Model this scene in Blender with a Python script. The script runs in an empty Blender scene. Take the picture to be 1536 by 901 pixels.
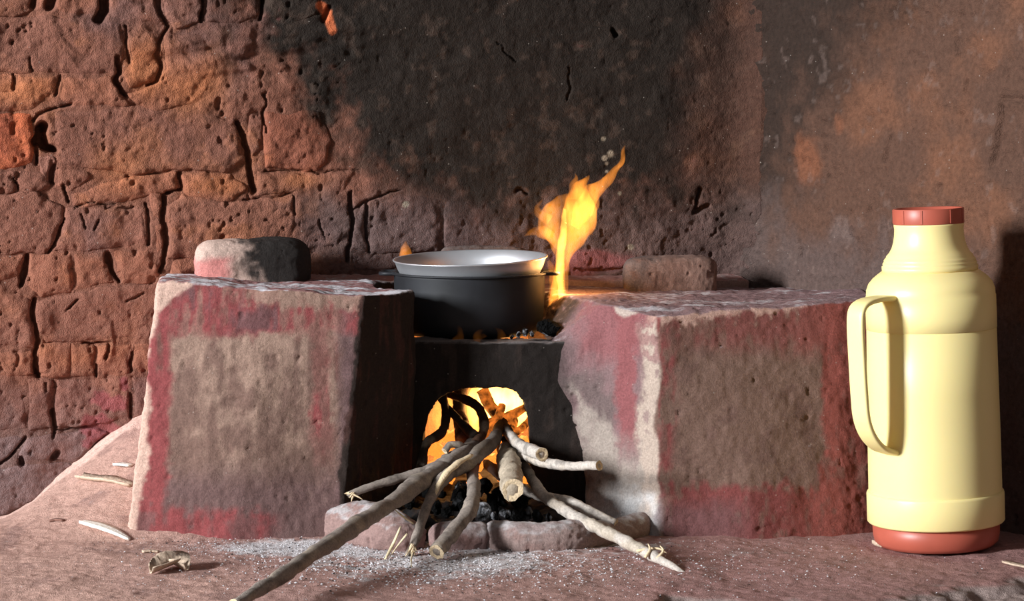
import bpy, bmesh, math, random
import numpy as np
from mathutils import Vector, Matrix

random.seed(7)
rng = np.random.default_rng(7)
scene = bpy.context.scene
COL = scene.collection

# ------------------------------------------------------------------ camera
F = 3400.0                       # focal length in pixels of the 1536 x 901 frame
CAM = np.array([0.0, 0.0, 0.4625])
HOR = 179.0
TH = math.atan((450.5 - HOR) / F)
cam_d = bpy.data.cameras.new('camera')
cam_d.sensor_width = 36.0
cam_d.lens = F / 1536.0 * 36.0
cam_d.clip_start = 0.05
cam = bpy.data.objects.new('camera', cam_d)
cam.location = CAM
cam.rotation_euler = (math.pi / 2 - TH, 0, 0)
COL.objects.link(cam)
scene.camera = cam

# ------------------------------------------------------------------ world, daylight, exposure
w = bpy.data.worlds.new('world'); scene.world = w
w.use_nodes = True
w.node_tree.nodes['Background'].inputs[0].default_value = (0.95, 0.98, 1.0, 1)
w.node_tree.nodes['Background'].inputs[1].default_value = 0.16

def area(name, loc, target, sx, sy, power, color):
    d = bpy.data.lights.new(name, 'AREA'); d.shape = 'RECTANGLE'
    d.size = sx; d.size_y = sy; d.energy = power; d.color = color
    o = bpy.data.objects.new(name, d); o.location = loc
    o.rotation_euler = (Vector(target) - Vector(loc)).to_track_quat('-Z', 'Y').to_euler()
    COL.objects.link(o); return o
# daylight from the open doorway to the left of the hearth
area('doorway_daylight', (-3.87, -0.04, 1.42), (0.1, 2.6, 0.2), 0.62, 1.1, 500, (0.93, 0.97, 1.0))

vs = scene.view_settings
vs.view_transform = 'Standard'; vs.look = 'None'; vs.gamma = 1.0
vs.exposure = 0.0
vs.use_curve_mapping = False

# ------------------------------------------------------------------ pixel helpers (a pixel is a direction only)
RIGHT = np.array([1.0, 0, 0]); FWD = np.array([0, math.cos(TH), -math.sin(TH)]); UP = np.array([0, math.sin(TH), math.cos(TH)])
def ray(x, y): return RIGHT * (x - 768) / F + UP * (450.5 - y) / F + FWD
def P(x, y, d):
    r = ray(x, y); return CAM + r * (d / r[1])
def G(x, y, z=0.0):
    r = ray(x, y); return CAM + r * ((z - CAM[2]) / r[2])
def Gb(x, y):
    q = G(x, y, 0.0); q[2] = -0.02; return q
def proj(p):
    q = np.asarray(p) - CAM
    k = q @ FWD
    return 768 + F * (q @ RIGHT) / k, 450.5 - F * (q @ UP) / k

# ------------------------------------------------------------------ noise
def _h(x, y, z, s):
    n = (x.astype(np.uint32) * np.uint32(374761393) + y.astype(np.uint32) * np.uint32(668265263)
         + z.astype(np.uint32) * np.uint32(2246822519) + np.uint32((s * 3266489917) & 0xffffffff))
    n = (n ^ (n >> np.uint32(13))) * np.uint32(1274126177)
    n = n ^ (n >> np.uint32(16)); n = n * np.uint32(2654435761); n = n ^ (n >> np.uint32(15))
    return n.astype(np.float64) / 4294967295.0
def vnoise(p, s=0):
    i = np.floor(p).astype(np.int64); f = p - i; f = f * f * f * (f * (f * 6 - 15) + 10)
    x, y, z = i[:, 0], i[:, 1], i[:, 2]; u, v, w_ = f[:, 0], f[:, 1], f[:, 2]
    def c(a, b, d): return _h(x + a, y + b, z + d, s)
    x00 = c(0,0,0) * (1-u) + c(1,0,0) * u; x10 = c(0,1,0) * (1-u) + c(1,1,0) * u
    x01 = c(0,0,1) * (1-u) + c(1,0,1) * u; x11 = c(0,1,1) * (1-u) + c(1,1,1) * u
    return ((x00 * (1-v) + x10 * v) * (1-w_) + (x01 * (1-v) + x11 * v) * w_) * 2 - 1
def fbm(p, freq, octv=4, s=0, gain=0.5):
    p = np.asarray(p, float) * freq; a = 1.0; t = 0; out = np.zeros(len(p))
    for k in range(octv):
        out += a * vnoise(p + 17.3 * k, s + k); t += a; a *= gain; p = p * 2.03
    return out / t * 1.6
def ss(x, a, b):
    t = np.clip((x - a) / (b - a), 0, 1); return t * t * (3 - 2 * t)
def srgb(c):
    c = np.array(c, float) / 255.0
    return np.where(c <= 0.04045, c / 12.92, ((c + 0.055) / 1.055) ** 2.4)
def mixc(a, b, t):
    t = np.asarray(t)[:, None]; return a * (1 - t) + b * t

# ------------------------------------------------------------------ materials
def mat_base(name):
    m = bpy.data.materials.new(name); m.use_nodes = True
    nt = m.node_tree; b = nt.nodes['Principled BSDF']; return m, nt, b
def N(nt, t, **kw):
    n = nt.nodes.new(t)
    for k, v in kw.items(): setattr(n, k, v)
    return n
def mud_material(name, rough=0.92, grain=900, bump=0.35, var=0.35, spec=0.2, dist=0.0012, speck=190, specks=0.0):
    """earth, bark, ash: colour attribute 'tint' with procedural grain and relief"""
    m, nt, b = mat_base(name); L = nt.links
    at = N(nt, 'ShaderNodeAttribute', attribute_name='tint')
    tc = N(nt, 'ShaderNodeTexCoord')
    n1 = N(nt, 'ShaderNodeTexNoise'); n1.inputs['Scale'].default_value = grain * 0.25; n1.inputs['Detail'].default_value = 6; n1.inputs['Roughness'].default_value = 0.65
    n2 = N(nt, 'ShaderNodeTexNoise'); n2.inputs['Scale'].default_value = grain; n2.inputs['Detail'].default_value = 3
    L.new(tc.outputs['Object'], n1.inputs['Vector']); L.new(tc.outputs['Object'], n2.inputs['Vector'])
    mr = N(nt, 'ShaderNodeMapRange'); mr.inputs['From Min'].default_value = 0.25; mr.inputs['From Max'].default_value = 0.75
    mr.inputs['To Min'].default_value = 1 - var; mr.inputs['To Max'].default_value = 1 + var
    L.new(n1.outputs['Fac'], mr.inputs['Value'])
    mx = N(nt, 'ShaderNodeVectorMath', operation='SCALE')
    L.new(at.outputs['Color'], mx.inputs[0]); L.new(mr.outputs['Result'], mx.inputs['Scale'])
    L.new(mx.outputs['Vector'], b.inputs['Base Color'])
    vo = N(nt, 'ShaderNodeTexVoronoi'); vo.inputs['Scale'].default_value = speck; L.new(tc.outputs['Object'], vo.inputs['Vector'])
    lt = N(nt, 'ShaderNodeMath', operation='LESS_THAN'); lt.inputs[1].default_value = 0.16; L.new(vo.outputs['Distance'], lt.inputs[0])
    sp = N(nt, 'ShaderNodeSeparateColor'); L.new(vo.outputs['Color'], sp.inputs[0])
    gt = N(nt, 'ShaderNodeMath', operation='GREATER_THAN'); gt.inputs[1].default_value = 0.965; L.new(sp.outputs[0], gt.inputs[0])
    am = N(nt, 'ShaderNodeMath', operation='MULTIPLY'); L.new(lt.outputs[0], am.inputs[0]); L.new(gt.outputs[0], am.inputs[1])
    am2 = N(nt, 'ShaderNodeMath', operation='MULTIPLY'); am2.inputs[1].default_value = specks; L.new(am.outputs[0], am2.inputs[0])
    mc = N(nt, 'ShaderNodeMix', data_type='RGBA'); L.new(am2.outputs[0], mc.inputs['Factor']); L.new(mx.outputs['Vector'], mc.inputs['A']); mc.inputs['B'].default_value = (0.55, 0.48, 0.42, 1)
    L.new(mc.outputs['Result'], b.inputs['Base Color'])
    ad = N(nt, 'ShaderNodeMath', operation='ADD'); L.new(n1.outputs['Fac'], ad.inputs[0])
    ml = N(nt, 'ShaderNodeMath', operation='MULTIPLY'); ml.inputs[1].default_value = 0.5
    L.new(n2.outputs['Fac'], ml.inputs[0]); L.new(ml.outputs[0], ad.inputs[1])
    bp = N(nt, 'ShaderNodeBump'); bp.inputs['Strength'].default_value = bump; bp.inputs['Distance'].default_value = dist * 3
    L.new(ad.outputs[0], bp.inputs['Height']); L.new(bp.outputs['Normal'], b.inputs['Normal'])
    b.inputs['Roughness'].default_value = rough; b.inputs['Specular IOR Level'].default_value = spec
    return m
def plain(name, color, rough=0.5, metal=0.0, spec=0.5, nscale=60, var=0.12, bump=0.0, sss=0.0, streak=None):
    m, nt, b = mat_base(name); L = nt.links
    tc = N(nt, 'ShaderNodeTexCoord'); n1 = N(nt, 'ShaderNodeTexNoise')
    n1.inputs['Scale'].default_value = nscale; n1.inputs['Detail'].default_value = 6
    if streak:
        mp = N(nt, 'ShaderNodeMapping'); mp.inputs['Scale'].default_value = streak
        L.new(tc.outputs['Object'], mp.inputs['Vector']); L.new(mp.outputs['Vector'], n1.inputs['Vector'])
    else: L.new(tc.outputs['Object'], n1.inputs['Vector'])
    cr = N(nt, 'ShaderNodeValToRGB'); c = np.array(color)
    cr.color_ramp.elements[0].position = 0.3; cr.color_ramp.elements[1].position = 0.7
    cr.color_ramp.elements[0].color = (*np.clip(c * (1 - var), 0, 1), 1); cr.color_ramp.elements[1].color = (*np.clip(c * (1 + var), 0, 1), 1)
    L.new(n1.outputs['Fac'], cr.inputs['Fac']); L.new(cr.outputs['Color'], b.inputs['Base Color'])
    b.inputs['Roughness'].default_value = rough; b.inputs['Metallic'].default_value = metal; b.inputs['Specular IOR Level'].default_value = spec
    if bump:
        bp = N(nt, 'ShaderNodeBump'); bp.inputs['Strength'].default_value = bump; bp.inputs['Distance'].default_value = 0.002
        L.new(n1.outputs['Fac'], bp.inputs['Height']); L.new(bp.outputs['Normal'], b.inputs['Normal'])
    if sss:
        b.inputs['Subsurface Weight'].default_value = sss; b.inputs['Subsurface Radius'].default_value = (0.01, 0.006, 0.002)
    return m
M_WALL = mud_material('mud_wall', grain=700, var=0.34, bump=0.8, specks=0.4)
M_BRICK = mud_material('mud_brick', grain=700, var=0.34, bump=0.8, specks=0.4)
M_PLASTER = mud_material('painted_mud_plaster', grain=1700, var=0.32, bump=0.55, specks=0.25)
M_FLOOR = mud_material('smeared_mud_floor', grain=800, var=0.32, bump=0.6, spec=0.25, specks=0.6, speck=260)
M_BARK = mud_material('bark', grain=1500, var=0.35, bump=0.5, dist=0.0006)
M_ASH = mud_material('ash', grain=1500, var=0.3, bump=0.5)
M_CHAR = mud_material('charcoal', grain=3, var=0.6, bump=0.8, spec=0.08, dist=0.05)
M_YELLOW = plain('yellow_plastic', srgb((250, 229, 160)), 0.38, spec=0.45, nscale=9, var=0.03, sss=0.15)
M_RED = plain('red_plastic', srgb((176, 88, 70)), 0.42, spec=0.45, nscale=30, var=0.08)
M_POT = plain('soot_black', (0.010, 0.0105, 0.013), 0.6, spec=0.4, nscale=22, var=0.5, bump=0.1)
M_ALU = plain('aluminium', (0.82, 0.82, 0.85), 0.38, metal=0.85, nscale=40, var=0.05)
M_STRAW = plain('straw', srgb((214, 196, 160)), 0.8, nscale=300, var=0.25)
M_WHITEWOOD = plain('pale_split_wood', srgb((240, 234, 222)), 0.85, nscale=400, var=0.15, bump=0.4)
M_CUT = plain('cut_wood', srgb((214, 190, 155)), 0.85, nscale=500, var=0.25, bump=0.5)

def ember_material(name, strength, lo=0.45, hi=0.7):
    m, nt, b = mat_base(name); L = nt.links
    tc = N(nt, 'ShaderNodeTexCoord'); n1 = N(nt, 'ShaderNodeTexNoise'); n1.inputs['Scale'].default_value = 90; n1.inputs['Detail'].default_value = 5
    L.new(tc.outputs['Object'], n1.inputs['Vector'])
    mr = N(nt, 'ShaderNodeMapRange'); mr.inputs['From Min'].default_value = lo; mr.inputs['From Max'].default_value = hi
    L.new(n1.outputs['Fac'], mr.inputs['Value'])
    ml = N(nt, 'ShaderNodeMath', operation='MULTIPLY'); ml.inputs[1].default_value = strength
    L.new(mr.outputs['Result'], ml.inputs[0])
    b.inputs['Base Color'].default_value = (0.03, 0.022, 0.02, 1); b.inputs['Roughness'].default_value = 0.9
    b.inputs['Emission Color'].default_value = (1.0, 0.24, 0.03, 1); L.new(ml.outputs[0], b.inputs['Emission Strength'])
    return m
M_EMBER = ember_material('glowing_ember', 5.0, 0.42, 0.68)
M_BURN = ember_material('burning_wood', 1.3, 0.35, 0.75)

def flame_material(name, strength, color=(1.0, 0.31, 0.035), scale=(60, 60, 18)):
    m = bpy.data.materials.new(name); m.use_nodes = True; nt = m.node_tree; nt.nodes.clear(); L = nt.links
    out = N(nt, 'ShaderNodeOutputMaterial'); em = N(nt, 'ShaderNodeEmission'); em.inputs['Color'].default_value = (*color, 1)
    tc = N(nt, 'ShaderNodeTexCoord'); mp = N(nt, 'ShaderNodeMapping'); mp.inputs['Scale'].default_value = scale
    n1 = N(nt, 'ShaderNodeTexNoise'); n1.inputs['Scale'].default_value = 1.0; n1.inputs['Detail'].default_value = 2; n1.inputs['Distortion'].default_value = 0.6
    L.new(tc.outputs['Object'], mp.inputs['Vector']); L.new(mp.outputs['Vector'], n1.inputs['Vector'])
    mr = N(nt, 'ShaderNodeMapRange'); mr.inputs['From Min'].default_value = 0.32; mr.inputs['From Max'].default_value = 0.66
    mr.inputs['To Min'].default_value = 0.25 * strength; mr.inputs['To Max'].default_value = 1.5 * strength
    L.new(n1.outputs['Fac'], mr.inputs['Value']); L.new(mr.outputs['Result'], em.inputs['Strength'])
    L.new(em.outputs['Emission'], out.inputs['Volume'])
    return m

# ------------------------------------------------------------------ object helpers
def tag(o, label=None, cat=None, group=None, kind=None):
    if label: o['label'] = label
    if cat: o['category'] = cat
    if group: o['group'] = group
    if kind: o['kind'] = kind
    return o
def set_tint(me, cols):
    a = me.color_attributes.new('tint', 'FLOAT_COLOR', 'POINT')
    c = np.ones((len(me.vertices), 4), np.float32); c[:, :3] = np.clip(cols, 0, 1)
    a.data.foreach_set('color', c.ravel())
def link(name, me, mat, parent=None, smooth=True):
    o = bpy.data.objects.new(name, me); COL.objects.link(o)
    if mat: 
        me.materials.clear(); me.materials.append(mat)
    if smooth: me.polygons.foreach_set('use_smooth', np.ones(len(me.polygons), bool))
    if parent is not None:
        o.parent = parent
        if parent.type == 'EMPTY' and not parent.get('local'): o.matrix_parent_inverse = Matrix.Translation(-Vector(parent.location))
    return o
def empty(name, loc, rot=(0, 0, 0)):
    o = bpy.data.objects.new(name, None); o.empty_display_size = 0.03
    o.location = loc; o.rotation_euler = rot; COL.objects.link(o); return o
def mesh_np(name, v, faces):
    me = bpy.data.meshes.new(name)
    me.from_pydata([tuple(x) for x in v] if not isinstance(v, np.ndarray) else v.tolist(), [], faces if isinstance(faces, list) else faces.tolist())
    me.validate(); me.update(); return me
def get_co(me):
    a = np.empty(len(me.vertices) * 3, np.float32); me.vertices.foreach_get('co', a); return a.reshape(-1, 3).astype(float)
def get_no(me):
    a = np.empty(len(me.vertices) * 3, np.float32); me.vertex_normals.foreach_get('vector', a); return a.reshape(-1, 3).astype(float)
def grid_faces(nu, nv):
    i = np.arange(nu * nv).reshape(nv, nu)
    return np.stack([i[:-1, :-1].ravel(), i[:-1, 1:].ravel(), i[1:, 1:].ravel(), i[1:, :-1].ravel()], 1)
def solid(name, bm, voxel=0.0024, smooth=10):
    """closed rough shape -> evenly meshed, softened lump of earth (mesh data)"""
    bmesh.ops.triangulate(bm, faces=bm.faces[:]); bmesh.ops.recalc_face_normals(bm, faces=bm.faces[:])
    me = bpy.data.meshes.new(name); bm.to_mesh(me); bm.free()
    o = bpy.data.objects.new('tmp', me); COL.objects.link(o)
    r = o.modifiers.new('r', 'REMESH'); r.mode = 'VOXEL'; r.voxel_size = voxel; r.adaptivity = 0
    if smooth:
        s = o.modifiers.new('s', 'SMOOTH'); s.factor = 0.5; s.iterations = smooth
    dg = bpy.context.evaluated_depsgraph_get(); ev = o.evaluated_get(dg)
    out = bpy.data.meshes.new_from_object(ev); bpy.data.objects.remove(o); bpy.data.meshes.remove(me)
    out.name = name; return out
def prism(bottom, top, bm=None):
    bm = bm or bmesh.new()
    vb = [bm.verts.new(tuple(p)) for p in bottom]; vt = [bm.verts.new(tuple(p)) for p in top]
    n = len(vb)
    bm.faces.new(vb[::-1]); bm.faces.new(vt)
    for k in range(n): bm.faces.new((vb[k], vb[(k + 1) % n], vt[(k + 1) % n], vt[k]))
    return bm
def layers(rings):
    bm = bmesh.new(); vv = [[bm.verts.new(tuple(p)) for p in r] for r in rings]; n = len(rings[0])
    bm.faces.new(vv[0][::-1]); bm.faces.new(vv[-1])
    for a, b in zip(vv[:-1], vv[1:]):
        for k in range(n): bm.faces.new((a[k], a[(k + 1) % n], b[(k + 1) % n], b[k]))
    return bm
def displace(me, fn):
    co = get_co(me); no = get_no(me); h = fn(co, no)
    co = co + no * h[:, None]; me.vertices.foreach_set('co', co.astype(np.float32).ravel()); me.update(); return co, get_no(me)

def catmull(pts, n):
    pts = np.array(pts, float); q = np.vstack([2 * pts[0] - pts[1], pts, 2 * pts[-1] - pts[-2]])
    out = []
    for t in np.linspace(0, len(pts) - 1 - 1e-9, n):
        k = int(t); u = t - k; a, b, c, d = q[k], q[k + 1], q[k + 2], q[k + 3]
        out.append(0.5 * ((2 * b) + (c - a) * u + (2 * a - 5 * b + 4 * c - d) * u * u + (3 * b - a - 3 * c + d) * u ** 3))
    return np.array(out)
def tube(pts, radii, n=40, k=12, rough=0.0, seed=0, flat=None, jag=0.0, cap=True):
    """tapered tube along a smooth path -> verts, faces, t per vertex, end ring info"""
    full = catmull(np.column_stack([np.array(pts, float), np.array(radii, float)]), n)
    c, r = full[:, :3], np.abs(full[:, 3])
    tg = np.gradient(c, axis=0); tg /= np.linalg.norm(tg, axis=1)[:, None]
    up = np.array([0, 0, 1.0]) if abs(tg[0][2]) < 0.9 else np.array([0, 1.0, 0])
    a = np.cross(tg[0], up); a /= np.linalg.norm(a); V = []; T = []
    for i in range(n):
        a = a - tg[i] * (a @ tg[i]); a /= np.linalg.norm(a); b = np.cross(tg[i], a)
        for j in range(k):
            th = 2 * math.pi * j / k; V.append(c[i] + r[i] * (math.cos(th) * a + math.sin(th) * b * (flat or 1.0))); T.append(i / (n - 1))
    V = np.array(V); T = np.array(T)
    if rough:
        cc = np.repeat(c, k, 0); rr = np.repeat(r, k)
        d = (V - cc); V = cc + d * (1 + rough * (fbm(V, 60, 3, seed) + 0.6 * fbm(V, 200, 2, seed + 5)))[:, None]
    if jag:
        rj = np.random.default_rng(seed + 3)
        V[:k] += np.outer(rj.uniform(-0.2, 1, k) * jag, -tg[0])
    faces = [(i * k + j, i * k + (j + 1) % k, (i + 1) * k + (j + 1) % k, (i + 1) * k + j) for i in range(n - 1) for j in range(k)]
    if cap:
        V = np.vstack([V, V[:k].mean(0) + (tg[0] * r[0] * 0.35 if jag else 0), V[(n - 1) * k:n * k].mean(0)]); T = np.append(T, [0, 1])
        i0, i1 = len(V) - 2, len(V) - 1
        faces += [(i0, (j + 1) % k, j) for j in range(k)] + [(i1, (n - 1) * k + j, (n - 1) * k + (j + 1) % k) for j in range(k)]
    return V, faces, T, (V[:k], tg[0])
def revolve(prof, k=64):
    V = []; n = len(prof)
    for r, z in prof:
        for j in range(k):
            th = 2 * math.pi * j / k; V.append((r * math.cos(th), r * math.sin(th), z))
    Fc = [(i * k + j, i * k + (j + 1) % k, (i + 1) * k + (j + 1) % k, (i + 1) * k + j) for i in range(n - 1) for j in range(k)]
    return V, Fc

# ================================================================== WALLS
WA, WB = 0.30, 2.68 + 0.30 * 0.592                 # back wall line: y = WA * x + WB
def wall_y(x): return WA * x + WB
CX, CY = 0.314, WA * 0.314 + WB                    # the room corner
wt = np.array([1, WA, 0]) / math.hypot(1, WA)      # along the back wall
wn = np.array([WA, -1, 0]) / math.hypot(1, WA)     # towards the room
WO = np.array([0, WB, 0])
rt = np.array([0.548 - CX, 2.55 - CY, 0]); rt /= np.linalg.norm(rt)
rn = np.array([rt[1], -rt[0], 0])
if rn[1] > 0: rn = -rn
RO = np.array([CX, CY, 0])

def back_sz(x, y):
    r = ray(x, y); t = ((WO - CAM) @ wn) / (r @ wn); p = CAM + r * t
    return (p - WO) @ wt, p[2]

C_BROWN = srgb((140, 92, 75)); C_ORANGE = srgb((170, 108, 76)); C_PURPLE = srgb((123, 87, 78)); C_SOOT = srgb((45, 37, 32)); C_LOW = srgb((124, 98, 92)); C_RED = srgb((146, 78, 78))
def seg_dist(u, v, a, b):
    dx, dy = b[0] - a[0], b[1] - a[1]; L2 = dx * dx + dy * dy + 1e-9
    t = np.clip(((u - a[0]) * dx + (v - a[1]) * dy) / L2, 0, 1)
    return np.hypot(u - a[0] - t * dx, v - a[1] - t * dy)
def wall_color(p, u, v):
    c = np.tile(C_BROWN, (len(p), 1))
    n1 = fbm(p, 9, 4, 11); n2 = fbm(p, 25, 4, 21); n3 = fbm(p, 70, 3, 31)
    c = mixc(c, C_PURPLE, ss(n1 + 0.3 * n2, 0.0, 0.6))
    org = ss(n2 + 0.4 * n3, 0.2, 0.85) * 0.55 * (1 - 0.6 * ss(v, 300, 520))
    def blob(x, y, rx, ry): return np.exp(-((u - x) / rx) ** 2 - ((v - y) / ry) ** 2)
    org = np.maximum(org, np.clip(1.1 * (blob(290, 130, 60, 40) + blob(180, 250, 50, 40) + blob(40, 135, 70, 22) + blob(330, 280, 50, 18) + blob(452, 270, 30, 12) + blob(215, 100, 30, 50) + 0.25 * blob(130, 535, 120, 24)) + 0.35 * n2, 0, 1))
    c = mixc(c, C_ORANGE, org)
    c = mixc(c, C_PURPLE, 0.7 * ss(v + 40 * n2, 550, 600))
    c = mixc(c, C_LOW, ss(v + 60 * n2, 620, 720) * 0.9)
    c = mixc(c, srgb((104, 82, 77)), ss(u + 60 * n1, 430, 560) * ss(v + 30 * n2, 250, 330))
    left = np.interp(v, [0, 60, 100, 150, 200, 260, 300, 400], [330, 340, 390, 400, 470, 520, 600, 760])
    soot = ss(u + 60 * n2 + 35 * n3 - left, -40, 110) * (1 - ss(v + 50 * n2 + 25 * n3 - np.interp(u, [450, 800, 1000, 1130], [250, 300, 250, 300]), -10, 110) * 0.9)
    soot *= 1 - 0.25 * ss(u + 40 * n2 + 0.25 * v, 1010, 1150)
    soot = np.maximum(soot, 0.75 * ss(-(v - 40) + 25 * n2 + 12 * n3, -10, 30) * ss(u, 250, 360))
    c = mixc(c, C_SOOT, np.clip(soot, 0, 1))
    c = mixc(c, srgb((110, 88, 76)), 0.22 * np.clip(soot, 0, 1) * ss(n3 + n2 * 0.5, 0.35, 0.9))
    redm = 0.85 * ss(np.maximum.reduce([blob(170, 600, 34, 22), blob(150, 640, 34, 26), blob(185, 575, 16, 20)]) + 0.28 * n2 + 0.2 * n3, 0.42, 0.6)
    c = mixc(c, C_RED, redm)
    c = mixc(c, srgb((150, 84, 84)), 0.6 * ss(blob(890, 392, 60, 22) + 0.3 * n2, 0.3, 0.7))
    chip = np.min([seg_dist(u, v, a, b) for a, b in [((478, 8), (492, 20)), ((492, 20), (497, 45))]], axis=0) + 2 * n3
    c = mixc(c, srgb((205, 110, 70)), 1 - ss(chip, 4, 8))
    sp = np.min([np.hypot(u - x, v - y) / r for x, y, r in [(907, 237, 4), (916, 231, 5), (910, 245, 3), (910, 257, 2.5), (906, 208, 3), (930, 290, 3), (608, 306, 4), (945, 370, 4)]], axis=0)
    c = mixc(c, srgb((150, 136, 118)), 1 - ss(sp + 0.4 * n3, 0.8, 1.3))
    return c

CRACKS = [([(235, -5), (240, 15), (252, 40), (240, 60), (237, 78), (243, 100), (236, 122), (222, 128)], 3.0, 9),
          ([(158, -10), (158, 14), (150, 28)], 7, 22), ([(80, -10), (76, 8)], 8, 16), ([(52, -10), (50, 8)], 5, 12),
          ([(186, 40), (190, 70), (195, 92)], 2.5, 7), ([(176, 85), (180, 108), (174, 118), (187, 145)], 3.5, 14), ([(45, 85), (50, 105)], 1.5, 5),
          ([(20, 112), (24, 130)], 2.5, 7), ([(90, 115), (86, 140)], 2.5, 7), ([(108, 155), (80, 163), (60, 170), (52, 180)], 2.5, 8),
          ([(57, 212), (66, 190), (60, 195), (68, 222), (80, 225)], 9, 34), ([(55, 220), (55, 245)], 3, 12),
          ([(80, 250), (76, 275)], 5, 12), ([(98, 275), (106, 300)], 2, 9), ([(20, 268), (26, 290)], 2, 7), ([(110, 315), (125, 305), (175, 305)], 1.5, 5),
          ([(95, 330), (90, 350), (74, 378)], 2, 7), ([(120, 322), (127, 342)], 1.8, 6), ([(148, 330), (140, 345)], 1.8, 6), ([(220, 305), (224, 330), (224, 365)], 2.5, 8),
          ([(246, 295), (246, 330), (250, 365), (245, 395), (238, 408)], 3.5, 13), ([(270, 260), (272, 285), (250, 290)], 3, 10), ([(160, 310), (200, 312)], 2.2, 6),
          ([(355, 185), (365, 205), (372, 232), (378, 270), (382, 285)], 5, 16), ([(396, 140), (398, 200)], 2.2, 8), ([(303, -5), (302, 30)], 3, 12), ([(396, -5), (390, 30)], 3, 12),
          ([(495, 10), (485, 32)], 4, 10), ([(400, 255), (470, 258), (540, 255)], 1.6, 5), ([(365, 300), (440, 290), (445, 320)], 1.6, 5), ([(525, 290), (530, 320), (522, 390)], 3.5, 12),
          ([(552, 300), (550, 345), (556, 378)], 2, 7), ([(525, 318), (550, 300), (600, 285)], 1.8, 6), ([(480, 330), (487, 358)], 1.5, 5), ([(40, 385), (38, 410), (30, 430)], 5, 14),
          ([(163, 380), (168, 405), (176, 424)], 4.5, 13), ([(50, 450), (50, 480), (57, 510), (50, 535), (58, 565)], 4, 13), ([(100, 465), (115, 450)], 1.8, 6), ([(190, 450), (215, 438)], 1.6, 5),
          ([(125, 515), (165, 512), (160, 535)], 2.5, 9), ([(145, 548), (144, 565)], 2.6, 9), ([(197, 530), (197, 555)], 2.6, 9), ([(68, 575), (68, 588)], 2.2, 7), ([(80, 615), (84, 640), (80, 655)], 3, 10),
          ([(40, 655), (15, 685), (-5, 700)], 2.4, 8), ([(85, 645), (130, 640)], 1.6, 5), ([(195, 590), (196, 625)], 2.6, 10), ([(35, 693), (32, 688)], 5, 12), ([(80, 685), (85, 680)], 6, 12),
          ([(920, 45), (926, 52)], 4, 12), ([(855, 100), (858, 130), (852, 150)], 1.6, 4), ([(745, 65), (775, 92)], 1.5, 4), ([(780, 285), (790, 292)], 5, 9), ([(1050, 285), (1040, 320), (1062, 310)], 5, 10), ([(860, 405), (950, 402)], 2.5, 8)]
def wall_relief(p, u, v):
    """height of the earth wall surface above its plane, metres"""
    pw = p + 0.01 * np.column_stack([fbm(p, 14, 2, 3), fbm(p, 14, 2, 4), fbm(p, 14, 2, 5)])
    q = 1 - 0.5 * ss(u, 460, 600) * (1 - ss(v, 270, 330))
    h = 0.0050 * fbm(p, 7, 3, 41) + q * (0.0026 * fbm(pw, 26, 3, 42) + 0.0015 * fbm(pw, 90, 4, 43))
    pit = ss(fbm(p, 150, 2, 51), 0.72, 1.05) * (0.3 + 0.7 * ss(fbm(p, 12, 2, 52), -0.2, 0.5)); h -= 0.0032 * pit * q * q
    pit2 = ss(fbm(p * [1, 1, 0.7], 85, 2, 55), 0.98, 1.2); h -= 0.004 * pit2 * q * q
    st = np.exp(-((u - 400) / 170) ** 2 - ((v - 75) / 42) ** 2)           # long ragged ridges in the sooty plaster
    ps = p * np.array([0.35, 0.35, 1.0]); h += 0.012 * st * fbm(ps, 40, 3, 61)
    ps2 = p * np.array([0.5, 0.5, 1.0]); h += 0.0018 * ss(u, 480, 620) * fbm(ps2, 45, 3, 62)
    cd = np.zeros(len(p)); wob = 3.0 * fbm(p, 60, 2, 71)
    for pl, wd, dp in CRACKS:
        xs = [q[0] for q in pl]; ys = [q[1] for q in pl]
        mk = (u > min(xs) - 25) & (u < max(xs) + 25) & (v > min(ys) - 25) & (v < max(ys) + 25)
        if not mk.any(): continue
        d = np.min([seg_dist(u[mk] + wob[mk], v[mk] - wob[mk], pl[i], pl[i + 1]) for i in range(len(pl) - 1)], axis=0)
        w_ = wd * (1 + 0.4 * wob[mk] / 3)
        cd[mk] = np.maximum(cd[mk], dp * 0.001 * (1 - ss(d, w_ * 0.35, w_ * 1.15)))
    sc = (CX * math.hypot(1, WA)) - (p - WO) @ wt
    return h - cd + 0.022 * np.clip(1 - sc / 0.045, 0, 1) ** 2

def axis_lin(lo, f0, f1, hi, fine, coarse):
    a = np.arange(lo, f0, coarse); b = np.arange(f0, f1, fine); c = np.arange(f1, hi + coarse, coarse)
    return np.concatenate([a, b, c])
s_ax = axis_lin(-1.5, -0.72, CX * math.hypot(1, WA) + 0.0, CX * math.hypot(1, WA) + 0.05, 0.0017, 0.03)
z_ax = axis_lin(-0.06, 0.03, 0.64, 1.3, 0.0017, 0.03)
S, Z = np.meshgrid(s_ax, z_ax); pw_ = WO + S.ravel()[:, None] * wt + np.array([0, 0, 1.0]) * Z.ravel()[:, None]
u_, v_ = proj(pw_)
h_ = wall_relief(pw_, u_, v_)
inb = (1 - ss(u_ + 25 * fbm(pw_, 20, 2, 81), 470, 620) * (1 - ss(v_, 285, 330) * (1 - ss(u_, 640, 760))))      # brick part: joints lie deeper
h_b = h_ - 0.0016 * inb * (0.7 + 1.8 * fbm(pw_, 18, 2, 82))
me = mesh_np('wall_back', pw_ + wn * h_b[:, None], grid_faces(len(s_ax), len(z_ax)))
set_tint(me, wall_color(pw_, u_, v_) * (1 - 0.12 * inb)[:, None])
wall_back = link('wall_back', me, M_WALL); tag(wall_back, 'mud brick back wall with a black soot stain above the stove', 'wall', kind='structure')

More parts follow.
